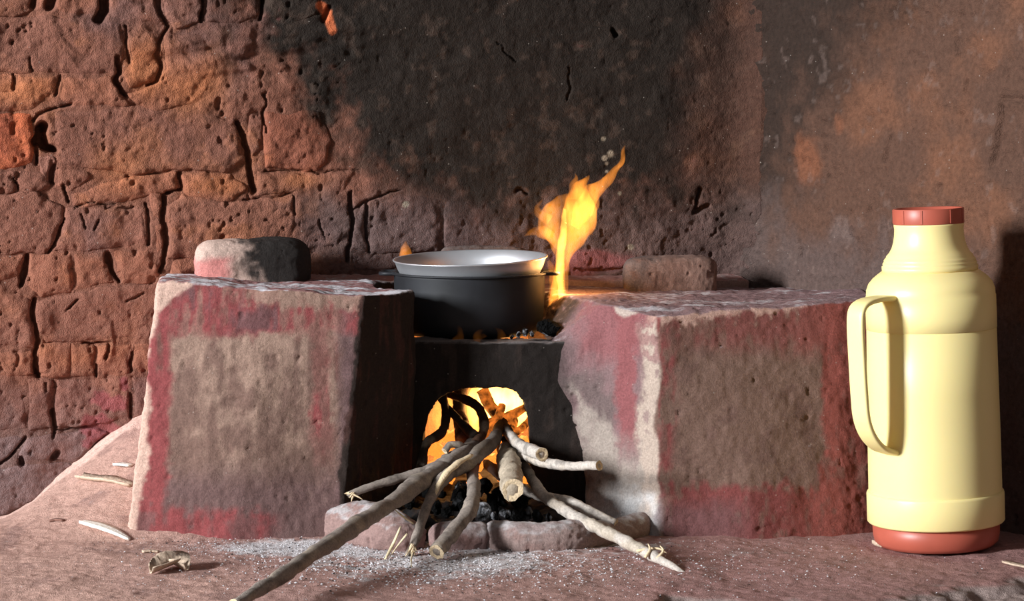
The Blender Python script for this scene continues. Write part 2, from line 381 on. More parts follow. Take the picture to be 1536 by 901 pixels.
BR = [  # outline in the photograph, tint, how far it stands proud (mm)
 ([(-40,-20),(48,-20),(50,12),(20,25),(-40,25)],0,5), ([(58,-20),(78,-20),(72,14),(56,18)],1,4), ([(88,-20),(152,-20),(148,25),(110,23),(86,14)],1,5),
 ([(166,-20),(233,-20),(240,15),(250,38),(195,32),(166,26)],0,6), ([(240,-20),(301,-20),(299,30),(262,42),(252,30)],0,6), ([(308,-20),(393,-20),(388,22),(360,34),(308,32)],0,6),
 ([(400,-20),(482,-20),(478,20),(440,32),(398,26)],0,5),
 ([(-40,28),(110,26),(182,35),(187,60),(184,84),(172,110),(-40,109)],2,8), ([(192,40),(234,47),(237,75),(240,104),(226,122),(195,130),(184,114),(196,92)],1,5),
 ([(245,52),(300,52),(335,98),(300,155),(235,166),(205,158),(192,142),(235,130),(248,106)],1,4),
 ([(-40,114),(20,114),(19,138),(0,140),(-40,138)],1,4), ([(26,114),(86,115),(82,140),(50,163),(-40,163),(-40,142),(22,140)],1,5), ([(94,115),(170,116),(182,145),(190,160),(110,156),(92,146)],1,6),
 ([(-40,170),(48,168),(56,205),(52,225),(46,246),(8,253),(-40,253)],3,9), ([(52,172),(68,166),(70,186),(58,196)],2,3),
 ([(82,166),(235,161),(352,182),(356,210),(368,240),(345,254),(270,254),(205,258),(150,252),(95,248),(84,215)],2,7),
 ([(376,170),(394,174),(394,225),(378,232),(374,205)],2,4), ([(399,170),(478,168),(496,210),(490,244),(470,252),(399,247)],4,7),
 ([(58,236),(80,236),(82,250),(74,278),(60,258)],5,-3), ([(-40,258),(22,258),(22,286),(-40,292)],2,5), ([(28,258),(70,262),(74,278),(42,292),(26,276)],2,5),
 ([(86,254),(130,258),(136,268),(108,285),(88,276)],0,5), ([(108,290),(205,264),(266,260),(266,284),(236,290),(180,302),(112,311)],1,6), ([(276,263),(345,258),(368,284),(345,300),(300,302),(278,286)],1,6),
 ([(386,256),(470,262),(535,258),(520,290),(470,297),(440,287),(390,292)],0,6),
 ([(-40,296),(60,288),(94,312),(93,336),(72,378),(-40,383)],2,6), ([(100,316),(175,309),(218,310),(221,365),(150,371),(80,376),(97,342)],2,7), ([(227,290),(243,290),(244,330),(227,330)],1,5), ([(228,334),(244,334),(247,366),(242,392),(232,398),(228,366)],1,5),
 ([(253,312),(275,292),(345,306),(438,295),(444,318),(440,374),(360,384),(254,386)],0,7), ([(450,320),(498,302),(522,312),(517,350),(510,370),(455,376)],2,6),
 ([(534,318),(549,302),(548,345),(553,376),(530,374)],2,5), ([(557,302),(600,288),(664,298),(660,345),(652,374),(560,378)],2,6), ([(670,300),(770,296),(800,330),(795,372),(668,374)],2,3),
 ([(-40,388),(34,387),(32,412),(-40,430)],1,6), ([(43,383),(104,379),(106,434),(62,447),(43,428)],1,7), ([(108,379),(158,377),(164,408),(170,422),(110,434)],1,6), ([(170,377),(222,374),(238,402),(225,424),(182,424)],1,6),
 ([(262,392),(300,382),(302,405),(250,418)],1,4), ([(462,380),(483,379),(485,396),(464,398)],1,4), ([(488,378),(514,377),(518,394),(490,397)],1,4), ([(532,382),(590,380),(592,402),(532,402)],2,3),
 ([(-40,436),(30,438),(46,452),(46,476),(52,520),(-40,526)],2,6), ([(56,456),(110,438),(180,428),(252,425),(252,506),(160,510),(70,512),(60,498)],2,7),
 ([(-40,531),(48,527),(54,560),(-40,568)],1,6), ([(60,516),(104,516),(105,562),(62,565)],1,6), ([(107,516),(142,520),(142,562),(107,562)],1,6), ([(149,520),(194,514),(194,560),(150,563)],1,6), ([(200,514),(250,514),(250,560),(200,562)],1,5),
 ([(-40,573),(38,569),(40,640),(-40,650)],2,6), ([(44,571),(78,570),(80,640),(44,644)],2,6), ([(86,570),(194,566),(194,630),(130,638),(88,638)],2,6), ([(199,566),(250,564),(250,620),(200,624)],2,6),
 ([(-40,657),(34,656),(10,685),(-40,705)],5,5), ([(42,658),(84,654),(130,646),(160,650),(120,690),(60,690),(22,692)],5,5), ([(-40,712),(20,698),(110,696),(80,735),(-40,790)],5,5)]
TINT = [np.array(t) for t in ((1, 1, 1), (1.05, 1.0, 0.95), (0.93, 0.94, 0.97), (1.5, 1.0, 0.8), (1.06, 0.90, 0.84), (0.95, 1.0, 1.08))]
def poly_sd(u, v, pl):
    d = np.full(len(u), 1e9); ins = np.zeros(len(u), bool); n = len(pl)
    for i in range(n):
        a, b = pl[i], pl[(i + 1) % n]; d = np.minimum(d, seg_dist(u, v, a, b))
        c = (a[1] > v) != (b[1] > v); xi = a[0] + (v - a[1]) / ((b[1] - a[1]) or 1e-9) * (b[0] - a[0]); ins ^= c & (u < xi)
    return np.where(ins, d, -d)
for pl, ti, proud in BR:
    sz = [back_sz(*q) for q in pl]; s0, s1 = min(a[0] for a in sz) - 0.006, max(a[0] for a in sz) + 0.006
    z0, z1 = min(a[1] for a in sz) - 0.006, max(a[1] for a in sz) + 0.006
    sx = np.arange(s0, s1, 0.0017); zx = np.arange(z0, z1, 0.0017)
    S, Z = np.meshgrid(sx, zx); p = WO + S.ravel()[:, None] * wt + np.array([0, 0, 1.0]) * Z.ravel()[:, None]
    u, v = proj(p); sd = poly_sd(u + 4 * fbm(p, 40, 3, 91), v + 4 * fbm(p, 40, 3, 92), pl) + 1.2
    h = wall_relief(p, u, v) + 0.0012 * rng.uniform(-1, 1) + 0.00002 * rng.uniform(-1, 1) * (u - u.mean()) + 0.00003 * rng.uniform(-1, 1) * (v - v.mean())
    h = h + 0.001 * proud * 0.42 * ss(sd, -1, 9) - 0.016 * ss(-sd, -0.5, 5)
    fc = grid_faces(len(sx), len(zx)); keep = (sd[fc] > -6).all(axis=1); fc = fc[keep]
    if len(fc) == 0: continue
    used = np.unique(fc); mp = np.full(len(p), -1); mp[used] = np.arange(len(used))
    me = mesh_np('brick', (p + wn * h[:, None])[used], mp[fc])
    col = wall_color(p[used], u[used], v[used]) * (TINT[ti] * rng.uniform(0.92, 1.08))
    if ti == 3: col = mixc(col, srgb((190, 104, 70)), 0.75 * ss(fbm(p[used], 30, 3, 95), -0.7, 0.1))
    set_tint(me, col); link('brick', me, M_BRICK, wall_back)

# ---- right wall: same earth plaster, running from the corner towards the thermos
s_ax = axis_lin(-0.03, 0.0, 0.55, 1.5, 0.0026, 0.03); z_ax = axis_lin(-0.06, 0.0, 0.64, 1.3, 0.0026, 0.03)
S, Z = np.meshgrid(s_ax, z_ax); p = RO + S.ravel()[:, None] * rt + np.array([0, 0, 1.0]) * Z.ravel()[:, None]
u, v = proj(p)
h = 0.006 * fbm(p, 6, 3, 141) + 0.0026 * fbm(p, 26, 4, 142) + 0.0013 * fbm(p, 90, 4, 143)
h += 0.022 * np.clip(1 - S.ravel() / 0.045, 0, 1) ** 2
h -= 0.0030 * ss(fbm(p, 120, 2, 151), 0.75, 1.05) + 0.004 * ss(fbm(p, 60, 2, 152), 0.9, 1.2)
for pl, wd, dp in [([(1500, 160), (1495, 215), (1490, 248)], 3, 7), ([(1335, 205), (1330, 240)], 2.5, 5), ([(1505, 148), (1536, 150)], 4, 6), ([(1432, 60), (1432, 92)], 1.8, 4), ([(1202, 370), (1200, 385)], 2, 6), ([(1448, 120), (1445, 138)], 2, 5)]:
    d = np.min([seg_dist(u, v, pl[i], pl[i + 1]) for i in range(len(pl) - 1)], axis=0) + 2 * fbm(p, 80, 2, 7); h -= dp * 0.001 * (1 - ss(d, wd * 0.4, wd * 1.3))
n1 = fbm(p, 8, 4, 161); n2 = fbm(p, 24, 4, 162); n3 = fbm(p, 80, 3, 163)
c = np.tile(srgb((92, 66, 54)), (len(p), 1))
c = mixc(c, srgb((112, 76, 58)), ss(n1 + 0.5 * n2 + (u - 1300) / 700 - (v - 150) / 900, 0.0, 0.9))
c = mixc(c, srgb((46, 36, 31)), 0.9 * ss(-(u - 1290) - 0.55 * (v - 130) + 60 * n2 + 25 * n3, -60, 120) * (1 - ss(v, 250, 430) * 0.4))
bl = np.exp(-((u - 1215) / 30) ** 2 - ((v - 235) / 45) ** 2) + 0.7 * np.exp(-((u - 1260) / 12) ** 2 - ((v - 190) / 25) ** 2)
c = mixc(c, srgb((124, 78, 56)), np.clip(ss(bl + 0.3 * n2, 0.35, 0.8), 0, 1) * 0.8)
c = mixc(c, srgb((92, 77, 73)), ss(v + 60 * n2 - np.interp(u, [1130, 1330, 1536], [270, 360, 420]), -20, 90) * 0.85)
c = mixc(c, srgb((130, 110, 102)), 0.25 * ss(n3 + 0.6 * n2, 0.6, 1.0))
me = mesh_np('wall_right', p + rn * h[:, None], grid_faces(len(s_ax), len(z_ax)))
set_tint(me, c); o = link('wall_right', me, M_WALL); tag(o, 'brown mud plastered wall beside the thermos flask', 'wall', kind='structure')

# ================================================================== FLOOR (raised earth bench)
_bx = [0, 50, 100, 145, 200, 250]; _by = [777, 747, 703, 667, 627, 600]
_RX = [-1.5]; _RZ = [-0.004]
for a, b in zip(_bx, _by):
    s, z = back_sz(a, b); q = WO + wt * s; _RX.append(q[0]); _RZ.append(z)
_RX.append(0.7); _RZ.append(0.15)
EDGE_X = [700, 930, 1000, 1100, 1250, 1350, 1380, 1420, 1470, 1510, 1600]; EDGE_Y = [960, 915, 897, 899, 902, 893, 884, 886, 878, 868, 855]
def floor_z(X, Y):
    X = np.atleast_1d(np.asarray(X, float)); Y = np.atleast_1d(np.asarray(Y, float)); p = np.column_stack([X, Y, 0 * X])
    rise = np.interp(X, _RX, _RZ); wy = wall_y(X)
    t = np.clip((Y - 2.46) / (wy - 2.46), 0, 1.1)
    z = rise * t ** 1.25 * ss(-X, 0.05, 0.3)
    z += 0.0035 * fbm(p, 5, 2, 201) + 0.0018 * fbm(p, 22, 3, 202) + 0.0009 * fbm(p, 110, 3, 203)
    u, v = proj(p)
    e = v + 9 * fbm(p, 25, 3, 205) - np.interp(u, EDGE_X, EDGE_Y)
    z -= ss(e, -3, 10) * (0.010 + 0.004 * fbm(p, 60, 3, 206))
    return z
x_ax = axis_lin(-1.5, -0.58, 0.62, 1.0, 0.0024, 0.03); y_ax = axis_lin(1.6, 2.10, 2.80, 3.05, 0.0024, 0.03)
X, Y = np.meshgrid(x_ax, y_ax); X = X.ravel(); Y = Y.ravel(); zf = floor_z(X, Y); p = np.column_stack([X, Y, zf])
u, v = proj(p); n1 = fbm(p, 7, 4, 211); n2 = fbm(p, 25, 4, 212); n3 = fbm(p, 110, 3, 213)
c = np.tile(srgb((166, 130, 121)), (len(p), 1))
c = mixc(c, srgb((188, 150, 136)), ss(-(u - 330) + 90 * n1, -100, 200) * 0.9)
c = mixc(c, srgb((152, 112, 108)), ss(u + 80 * n1, 850, 1000) * 0.8)
c = mixc(c, srgb((126, 96, 90)), 0.55 * ss(n2 + 0.4 * n3, 0.2, 0.9))
ash = np.exp(-((u - 640) / 230) ** 2 - ((v - 838) / 32) ** 2) + 1.5 * np.exp(-((u - 440) / 120) ** 2 - ((v - 820) / 11) ** 2) + 0.7 * np.exp(-((u - 900) / 150) ** 2 - ((v - 815) / 26) ** 2)
c = mixc(c, srgb((212, 207, 208)), np.clip(ss(ash + 0.35 * n2 + 0.35 * n3, 0.45, 1.15), 0, 1) * 0.85)
c = mixc(c, srgb((70, 62, 62)), 0.5 * ss(n3 - 0.4 + 0.5 * n2, 0.45, 0.8) * ss(ash, 0.2, 0.6))
dw = wall_y(X) - Y
c = mixc(c, srgb((214, 176, 162)), (1 - ss(dw + 0.010 * n2, 0.026, 0.036)) * ss(-X, 0.2, 0.35))
e = v + 9 * fbm(p * [1, 1, 0], 25, 3, 205) - np.interp(u, EDGE_X, EDGE_Y); c = mixc(c, srgb((140, 124, 118)), ss(e, -2, 8) * 0.9)
me = mesh_np('floor', p, grid_faces(len(x_ax), len(y_ax))); set_tint(me, c)
floor = link('floor', me, M_FLOOR); tag(floor, 'smeared reddish mud floor with grey wood ash', 'floor', kind='structure')

# ================================================================== STOVE
stove = empty('mud_stove', tuple(G(780, 800, 0)))
tag(stove, 'low mud cooking stove with worn red painted frames and arched fire mouth', 'stove')
PX, PY, PR = -0.051, 2.710, 0.114                   # pot hole
def hole(a0, a1, n, r=PR): return [(PX + r * math.cos(math.radians(a)), PY + r * math.sin(math.radians(a))) for a in np.linspace(a0, a1, n)]
def onwall(x, d=0.02): return (x, wall_y(x) + d)
def paint_noise(p): return fbm(p, 14, 4, 301), fbm(p, 45, 4, 302), fbm(p, 160, 3, 303), fbm(p * [1, 1, 0.12], 130, 3, 304)
def earth(co, no): return 0.0034 * fbm(co, 11, 3, 311) + 0.0013 * fbm(co, 45, 3, 312) + 0.0007 * fbm(co, 170, 3, 313) + 0.0003 * fbm(co * [1, 1, 0.15], 150, 2, 315) - 0.002 * ss(fbm(co, 110, 2, 314), 0.95, 1.2)

# --- block beside the brick wall
tFL = P(238, 421, 2.515); tFR = P(548, 441, 2.51); tR1 = P(612, 438, 2.565)
tp = [tFL, P(400, 432, 2.505), tFR, tR1] + [np.array([x, y, 0.266]) for x, y in [(-0.112, 2.600)] + hole(228, 140, 7)] + [np.array([*onwall(-0.15), 0.262]), np.array([*onwall(-0.42), 0.274]), P(248, 412, 2.66)]
bp = [Gb(184, 806), Gb(350, 811), Gb(508, 806), np.array([-0.140, 2.565, -0.02])] + [np.array([x, y, -0.02]) for x, y in [(-0.112, 2.612)] + hole(228, 140, 7)] + [np.array([*onwall(-0.15), -0.02]), np.array([*onwall(-0.45), -0.02]), np.array([-0.44, 2.66, -0.02])]
me = solid('stove_block', prism(bp, tp), 0.0022, 14)
co, no = displace(me, earth)
u, v = proj(co); n1, n2, n3, ns = paint_noise(co)
jx = u + 7 * n2 + 4 * n3; jy = v + 8 * n2 + 5 * n3 + 5 * ns
CREAM = srgb((156, 128, 113)); RED = srgb((134, 68, 68)); MAUVE = srgb((102, 78, 78)); GREY = srgb((118, 92, 82)); PALE = srgb((202, 168, 152))
c = np.tile(GREY, (len(co), 1))
c = mixc(c, CREAM, ss(0.6 * ns + 0.7 * n2 + 0.3 * n3 + 0.5 - (v - 600) / 330 - np.abs(u - 370) / 260, -0.2, 1.1) * 0.9)
c = mixc(c, MAUVE, ss(jx, 500, 520) * 0.9)
c = mixc(c, MAUVE, ss(jy, 680, 740) * 0.7)
fr = np.clip(np.maximum.reduce([(1 - ss(jx - (v - 600) * -0.04, 248, 262)) * ss(n2 + 1, 0, 0.4), (1 - ss(jy, 498, 512)), ss(jy, 755, 775) * (1 - ss(jx + 30 * n1, 380, 430)), ss(jx, 462, 474) * (1 - ss(jx + 14 * ns, 486, 512)) * (1 - ss(jy, 640, 720))]), 0, 1)
fr *= 0.35 + 0.65 * ss(n1 + 1.0 * ns + 0.4 * n3 + 0.25, -0.5, 0.5)
c = mixc(c, RED, fr)
c = mixc(c, MAUVE, 0.75 * ss(n1 + ns * 0.6 - 0.1, 0.0, 0.6) * (1 - ss(jy, 490, 510)))
c = mixc(c, CREAM * 0.9, (1 - ss(jy - (u - 240) * 0.045, 446, 456)) * ss(u + 40 * n1, 330, 400) * 0.8)
lx = np.interp(v, [420, 440, 470, 520, 700, 810], [300, 268, 236, 222, 222, 196])
c = mixc(c, PALE, 1 - ss(u + 5 * n2 + 3 * n3 - lx, -5, 4))
top = ss(no[:, 2], 0.6, 0.85)
c = mixc(c, srgb((150, 108, 106)), top)
c = mixc(c, srgb((214, 210, 214)), top * ss(fbm(co * [0.3, 1, 1], 60, 3, 321) + 0.5 * n3 + 0.2 + 0.4 * ss(co[:, 0], -0.28, -0.15), 0.1, 0.8) * 0.9)
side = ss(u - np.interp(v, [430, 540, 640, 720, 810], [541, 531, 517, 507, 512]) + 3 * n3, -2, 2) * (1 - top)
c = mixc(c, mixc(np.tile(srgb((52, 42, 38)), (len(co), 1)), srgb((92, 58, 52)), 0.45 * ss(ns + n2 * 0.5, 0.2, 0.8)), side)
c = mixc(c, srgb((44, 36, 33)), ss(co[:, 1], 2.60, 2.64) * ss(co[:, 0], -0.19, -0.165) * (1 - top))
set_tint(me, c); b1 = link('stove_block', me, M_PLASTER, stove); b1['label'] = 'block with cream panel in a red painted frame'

# --- block beside the thermos
tp = [P(990, 474, 2.535), P(1110, 464, 2.56), P(1250, 453, 2.58), P(1335, 447, 2.60), np.array([*onwall(0.42, -0.08), 0.250]), np.array([0.32, 2.98, 0.248]), np.array([*onwall(0.05), 0.258])] + [np.array([x, y, z]) for (x, y), z in zip(hole(52, -38, 7), (0.255, 0.252, 0.246, 0.234, 0.218, 0.207, 0.201))] + [np.array([0.052, 2.615, 0.246]), P(905, 455, 2.585)]
bp = [Gb(985, 804), Gb(1130, 808), Gb(1270, 801), Gb(1345, 793), np.array([*onwall(0.45, -0.1), -0.02]), np.array([0.32, 2.98, -0.02]), np.array([*onwall(0.05), -0.02])] + [np.array([x, y, -0.02]) for x, y in hole(52, -38, 7)] + [np.array([0.062, 2.615, -0.02]), np.array([0.108, 2.566, -0.02])]
def between(t, shift):
    r = [np.array(a) * (1 - t) + np.array(b) * t for a, b in zip(bp, tp)]
    r[-2] = np.array([shift, 2.612, r[-2][2]]); return r
tp[-2] = np.array([0.052, 2.622, 0.216]); bp[-2] = np.array([0.090, 2.615, -0.02])
me = solid('stove_block', layers([bp, between(0.42, 0.078), between(0.62, 0.060), between(0.78, 0.036), between(0.90, 0.040), tp]), 0.0022, 16)
co, no = displace(me, lambda a, b: earth(a, b) + 0.006 * ss(0.05 - a[:, 2], 0, 0.05) * ss(0.2 - a[:, 0], 0, 0.08))
u, v = proj(co); n1, n2, n3, ns = paint_noise(co)
jx = u + 7 * n2 + 4 * n3; jy = v + 8 * n2 + 5 * n3 + 5 * ns
edge = 985 + 5 * n2 + 5 * np.sin(v / 27.0)
front = ss(u - edge, -3, 3)
cf = np.tile(srgb((116, 90, 79)), (len(co), 1)); cf = mixc(cf, srgb((102, 76, 68)), ss(n2 + n3 * 0.5, 0, 0.8) * 0.7)
fr = np.clip(np.maximum.reduce([(1 - ss(jx, 1006, 1022)) * ss(n2 + ns, -0.5, 0.1), (1 - ss(jy, 505, 545)) * 0.75, ss(jx, 1228, 1240), ss(jy, 722, 738)]), 0, 1)
fr *= 0.3 + 0.7 * ss(n1 + 1.0 * ns + 0.4 * n3 + 0.25, -0.5, 0.5)
cf = mixc(cf, srgb((122, 65, 62)), fr); cf = mixc(cf, srgb((136, 74, 64)), fr * ss(u, 1150, 1260) * 0.8)
cf = mixc(cf, MAUVE * 0.9, 0.6 * ss(jy, 740, 770) * ss(n1 + 0.4, 0, 0.6) * (1 - ss(u, 1080, 1160)))
cl = np.tile(srgb((132, 104, 104)), (len(co), 1)); cl = mixc(cl, srgb((104, 90, 87)), ss(n1 + 0.4 * n2, 0, 0.7) * 0.8)
cl = mixc(cl, srgb((140, 88, 89)), (1 - ss(jy, 520, 560)) * ss(jx, 850, 885) * 0.9)
cl = mixc(cl, srgb((140, 84, 85)), ss(jx, 918, 930) * (1 - ss(jx, 948, 958)) * (1 - ss(jy, 630, 700)))
cl = mixc(cl, srgb((160, 146, 136)), ss(jy - 575 - 0.9 * (u - 860) * (u < 930) - 60 * (u >= 930), 0, 25) * ss(u + 20 * n2, 850, 885) * (1 - 0.8 * ss(jx, 918, 930) * (1 - ss(jx, 952, 960)) * (1 - ss(jy, 660, 720))))
cl = mixc(cl, srgb((182, 162, 148)), ss(u - edge, -30, -22) * ss(jy, 480, 500) * (0.35 + 0.65 * ss(n3 + n2 + (v - 560) / 200, -0.3, 0.3)))
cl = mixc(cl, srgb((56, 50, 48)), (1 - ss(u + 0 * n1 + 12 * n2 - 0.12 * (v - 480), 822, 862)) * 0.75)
c = cl * (1 - front)[:, None] + cf * front[:, None]
rim = 1 - ss(jy - np.interp(u, [880, 990, 1050, 1120, 1200, 1230], [478, 486, 480, 474, 464, 450]), -4, 5)
c = mixc(c, srgb((188, 152, 138)), rim * ss(u + 20 * n2, 960, 985) * (1 - ss(u, 1210, 1235)) * 0.85)
c = mixc(c, srgb((184, 168, 156)), 0.9 * (1 - ss(np.hypot((u - 938) / 1.6, v - 462) + 5 * n2, 10, 14)))
top = ss(no[:, 2], 0.6, 0.85)
c = mixc(c, srgb((140, 112, 112)), top); c = mixc(c, srgb((200, 194, 196)), top * ss(fbm(co * [0.3, 1, 1], 60, 3, 322) + 0.5 * n3, 0.15, 0.9) * 0.7)
c = mixc(c, srgb((206, 204, 204)), ss(0.055 - co[:, 2] + 0.018 * n2, 0, 0.04) * (1 - ss(u, 975, 1000)) * 0.9)
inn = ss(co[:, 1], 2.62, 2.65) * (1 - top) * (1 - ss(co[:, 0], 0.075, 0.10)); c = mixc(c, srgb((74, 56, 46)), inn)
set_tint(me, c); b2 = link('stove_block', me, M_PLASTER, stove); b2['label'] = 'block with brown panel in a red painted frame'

# --- arched fire mouth between the blocks
FY = 2.604
arch = [(637, 735), (637, 650), (642, 622), (652, 600), (668, 587), (690, 580), (720, 577), (752, 578), (775, 586), (788, 602), (795, 630), (797, 735)]
pts = [P(596, 860, FY), P(596, 512, FY), P(700, 514, FY), P(890, 512, FY), P(890, 860, FY), P(797, 860, FY)] + [P(a, b, FY) for a, b in arch[::-1]] + [P(637, 860, FY)]
top_ = [q + np.array([0, 0.045, 0]) for q in pts]
me = solid('fire_mouth', prism(pts, top_), 0.0022, 6); co, no = displace(me, earth)
n1, n2, n3, ns = paint_noise(co); c = np.tile(srgb((34, 28, 25)), (len(co), 1)); c = mixc(c, srgb((56, 45, 40)), ss(ns + n2 * 0.5, 0.1, 0.8) * 0.6)
c = mixc(c, srgb((120, 112, 110)), ss(no[:, 2], 0.5, 0.8) * ss(co[:, 2], 0.19, 0.2) * 0.8); set_tint(me, c)
link('fire_mouth', me, M_PLASTER, stove)
# --- ledge along the wall behind the pot
def ledge(x, off, z): return np.array([x, wall_y(x), 0]) + wn * off + np.array([0, 0, z])
bp = [ledge(-0.36, 0.036, -0.02), ledge(0.30, 0.036, -0.02), ledge(0.30, -0.03, -0.02), ledge(-0.36, -0.03, -0.02)]
tp = [ledge(-0.36, 0.034, 0.268), ledge(0.30, 0.034, 0.258), ledge(0.30, -0.03, 0.268), ledge(-0.36, -0.03, 0.280)]
me = solid('back_ledge', prism(bp, tp), 0.0024, 8); co, no = displace(me, earth); n1, n2, n3, ns = paint_noise(co)
c = np.tile(srgb((150, 122, 114)), (len(co), 1)); top = ss(no[:, 2], 0.5, 0.8); c = mixc(c, srgb((168, 120, 114)), top * 0.6); c = mixc(c, srgb((176, 162, 158)), top * ss(n2 + n3, 0.2, 0.9) * 0.7)
c = mixc(c, srgb((150, 116, 96)), (1 - ss(co[:, 2], 0.20, 0.23))); set_tint(me, c); link('back_ledge', me, M_PLASTER, stove)
# --- pot rests on top
def rest(x0, x1, y0, y1, d, depth, e, label, dark, lean=0.0):
    """rounded loaf of mud: pixel box of its front, distance, depth in metres"""
    c = P((x0 + x1) / 2, (y0 + y1) / 2, d); hw = (x1 - x0) / 2 * d / F; hh = (y1 - y0) / 2 * d / F
    bm = bmesh.new(); bmesh.ops.create_uvsphere(bm, u_segments=48, v_segments=32, radius=1.0)
    for v_ in bm.verts:
        q = np.array(v_.co); q = np.sign(q) * np.abs(q) ** e; q = q / max(1e-6, np.linalg.norm(q) ** 0.0)
        v_.co = Vector(c + np.array([q[0] * hw + lean * q[2] * hw, q[1] * depth / 2 + WA * q[0] * hw, q[2] * hh]))
    me = solid('pot_rest', bm, 0.002, 6); co, no = displace(me, lambda a, b: 0.7 * earth(a, b)); u, v = proj(co); n1, n2, n3, ns = paint_noise(co)
    set_tint(me, dark(co, no, u, v, n1, n2, n3)); o = link('pot_rest', me, M_PLASTER, stove); o['label'] = label; return o
def c_left(co, no, u, v, n1, n2, n3):
    c = np.tile(srgb((206, 176, 162)), (len(co), 1)); c = mixc(c, srgb((206, 120, 116)), (1 - ss(u + 12 * n2, 335, 360)) * ss(v + 8 * n2, 378, 392) * 0.8)
    return mixc(c, srgb((46, 41, 39)), ss(u + 18 * n2 + 9 * n3 - (v - 385) * 0.3, 350, 392))
rest(300, 462, 357, 440, 2.70, 0.085, 0.45, 'rounded mud pot rest, half red and half black', c_left, -0.03)
def c_right(co, no, u, v, n1, n2, n3):
    c = np.tile(srgb((150, 120, 108)), (len(co), 1)); c = mixc(c, srgb((92, 84, 82)), 0.8 * (1 - ss(u + 20 * n2, 945, 1000))); return mixc(c, srgb((112, 84, 74)), ss(n2 + n3, 0, 0.8) * 0.6)
rest(934, 1076, 384, 456, 2.835, 0.07, 0.35, 'square brown mud pot rest', c_right)
rest(662, 792, 368, 430, 2.850, 0.022, 0.4, 'low mud pot rest behind the pot', c_right, -0.04)
# --- kerb of the hearth
def kerb(pts, r, col, seed):
    V, Fc, T, _ = tube([G(x, y, z) for x, y, z in pts], r, 24, 14)
    bm = bmesh.new(); vv = [bm.verts.new(tuple(q)) for q in V]
    for f in Fc: bm.faces.new([vv[i] for i in f])
    me = solid('hearth_kerb', bm, 0.002, 6); co, no = displace(me, lambda a, b: 1.1 * earth(a, b)); n1, n2, n3, ns = paint_noise(co)
    c = np.tile(srgb(col), (len(co), 1)); c = mixc(c, srgb((190, 184, 184)), ss(no[:, 2] + 0.6 * n2 + 0.3 * n3, 0.45, 1.0) * 0.85); c = mixc(c, srgb((130, 96, 88)), ss(n2, 0.2, 0.8) * 0.6)
    set_tint(me, c); link('hearth_kerb', me, M_PLASTER, stove)
kerb([(496, 792, 0.010), (545, 790, 0.014), (592, 802, 0.012), (634, 812, 0.004)], [0.022, 0.030, 0.026, 0.014], (150, 122, 116), 1)
kerb([(654, 806, 0.010), (690, 808, 0.012), (725, 809, 0.010)], [0.016, 0.020, 0.018], (140, 114, 110), 2)
kerb([(734, 808, 0.010), (790, 809, 0.013), (860, 806, 0.013), (930, 797, 0.010), (982, 784, 0.004)], [0.017, 0.020, 0.020, 0.018, 0.014], (150, 128, 122), 3)

# ================================================================== POT AND PAN
pot = empty('cooking_pot', (PX, PY, 0.2062)); pot['local'] = 1
tag(pot, 'soot-black round cooking pot sitting over the fire', 'pot')
V, Fc = revolve([(0.0, 0.0), (0.070, 0.0), (0.080, 0.002), (0.0855, 0.008), (0.0885, 0.02), (0.0900, 0.045), (0.0905, 0.070), (0.0912, 0.0735), (0.0895, 0.0745), (0.0885, 0.072), (0.087, 0.04), (0.083, 0.012), (0.072, 0.005), (0.0, 0.005)], 72)
link('body', mesh_np('body', V, Fc), M_POT, pot)
V, Fc = revolve([(0.0902, 0.0715), (0.0945, 0.0725), (0.0948, 0.0738), (0.0942, 0.0746), (0.0890, 0.0748), (0.0902, 0.0715)], 72)
link('lip', mesh_np('lip', V, Fc), M_POT, pot)
for sgn in (-1, 1):
    V, Fc, T, _ = tube([(sgn * 0.088, -0.022, 0.0735), (sgn * 0.101, -0.020, 0.0735), (sgn * 0.106, -0.008, 0.0728), (sgn * 0.106, 0.010, 0.0728), (sgn * 0.101, 0.020, 0.0735), (sgn * 0.088, 0.022, 0.0735)], [0.0024] * 6, 26, 8)
    link('ear_handle', mesh_np('ear_handle', V, Fc), M_POT, pot)
pan = empty('aluminium_pan', (PX + 0.001, PY, 0.2965), (math.radians(2.2), math.radians(-1.6), 0)); pan['local'] = 1
tag(pan, 'bright aluminium pan nested tilted inside the black pot', 'pan')
V, Fc = revolve([(0.0, -0.038), (0.070, -0.038), (0.077, -0.034), (0.0815, -0.022), (0.0875, -0.010), (0.0905, -0.0012), (0.0925, 0.0), (0.0930, 0.0010), (0.0922, 0.0019), (0.0902, 0.0012), (0.0862, -0.010), (0.080, -0.022), (0.0755, -0.033), (0.069, -0.036), (0.0, -0.036)], 80)
link('pan_body', mesh_np('pan_body', V, Fc), M_ALU, pan)

# ================================================================== THERMOS
tc_ = G(1404.5, 818, 0.0); fz = 0.0015
th = empty('thermos_flask', (tc_[0], tc_[1], fz), (math.radians(0.0), math.radians(-2.2), 0)); th['local'] = 1
tag(th, 'tall yellow plastic thermos flask with red cap and red base', 'thermos')
V, Fc = revolve([(0.0, 0.0), (0.055, 0.0), (0.0625, 0.0015), (0.0665, 0.006), (0.0680, 0.013), (0.0685, 0.030), (0.0, 0.030)], 96)
link('base', mesh_np('base', V, Fc), M_RED, th)
V, Fc = revolve([(0.067, 0.0262), (0.0722, 0.0262), (0.0738, 0.0280), (0.0738, 0.0575), (0.0731, 0.0596), (0.0715, 0.0604)], 96)
link('lower_band', mesh_np('lower_band', V, Fc), M_YELLOW, th)
V, Fc = revolve([(0.0700, 0.030), (0.0716, 0.060), (0.0712, 0.11), (0.0703, 0.17), (0.0693, 0.2362), (0.0687, 0.2366)], 96)
link('body', mesh_np('body', V, Fc), M_YELLOW, th)
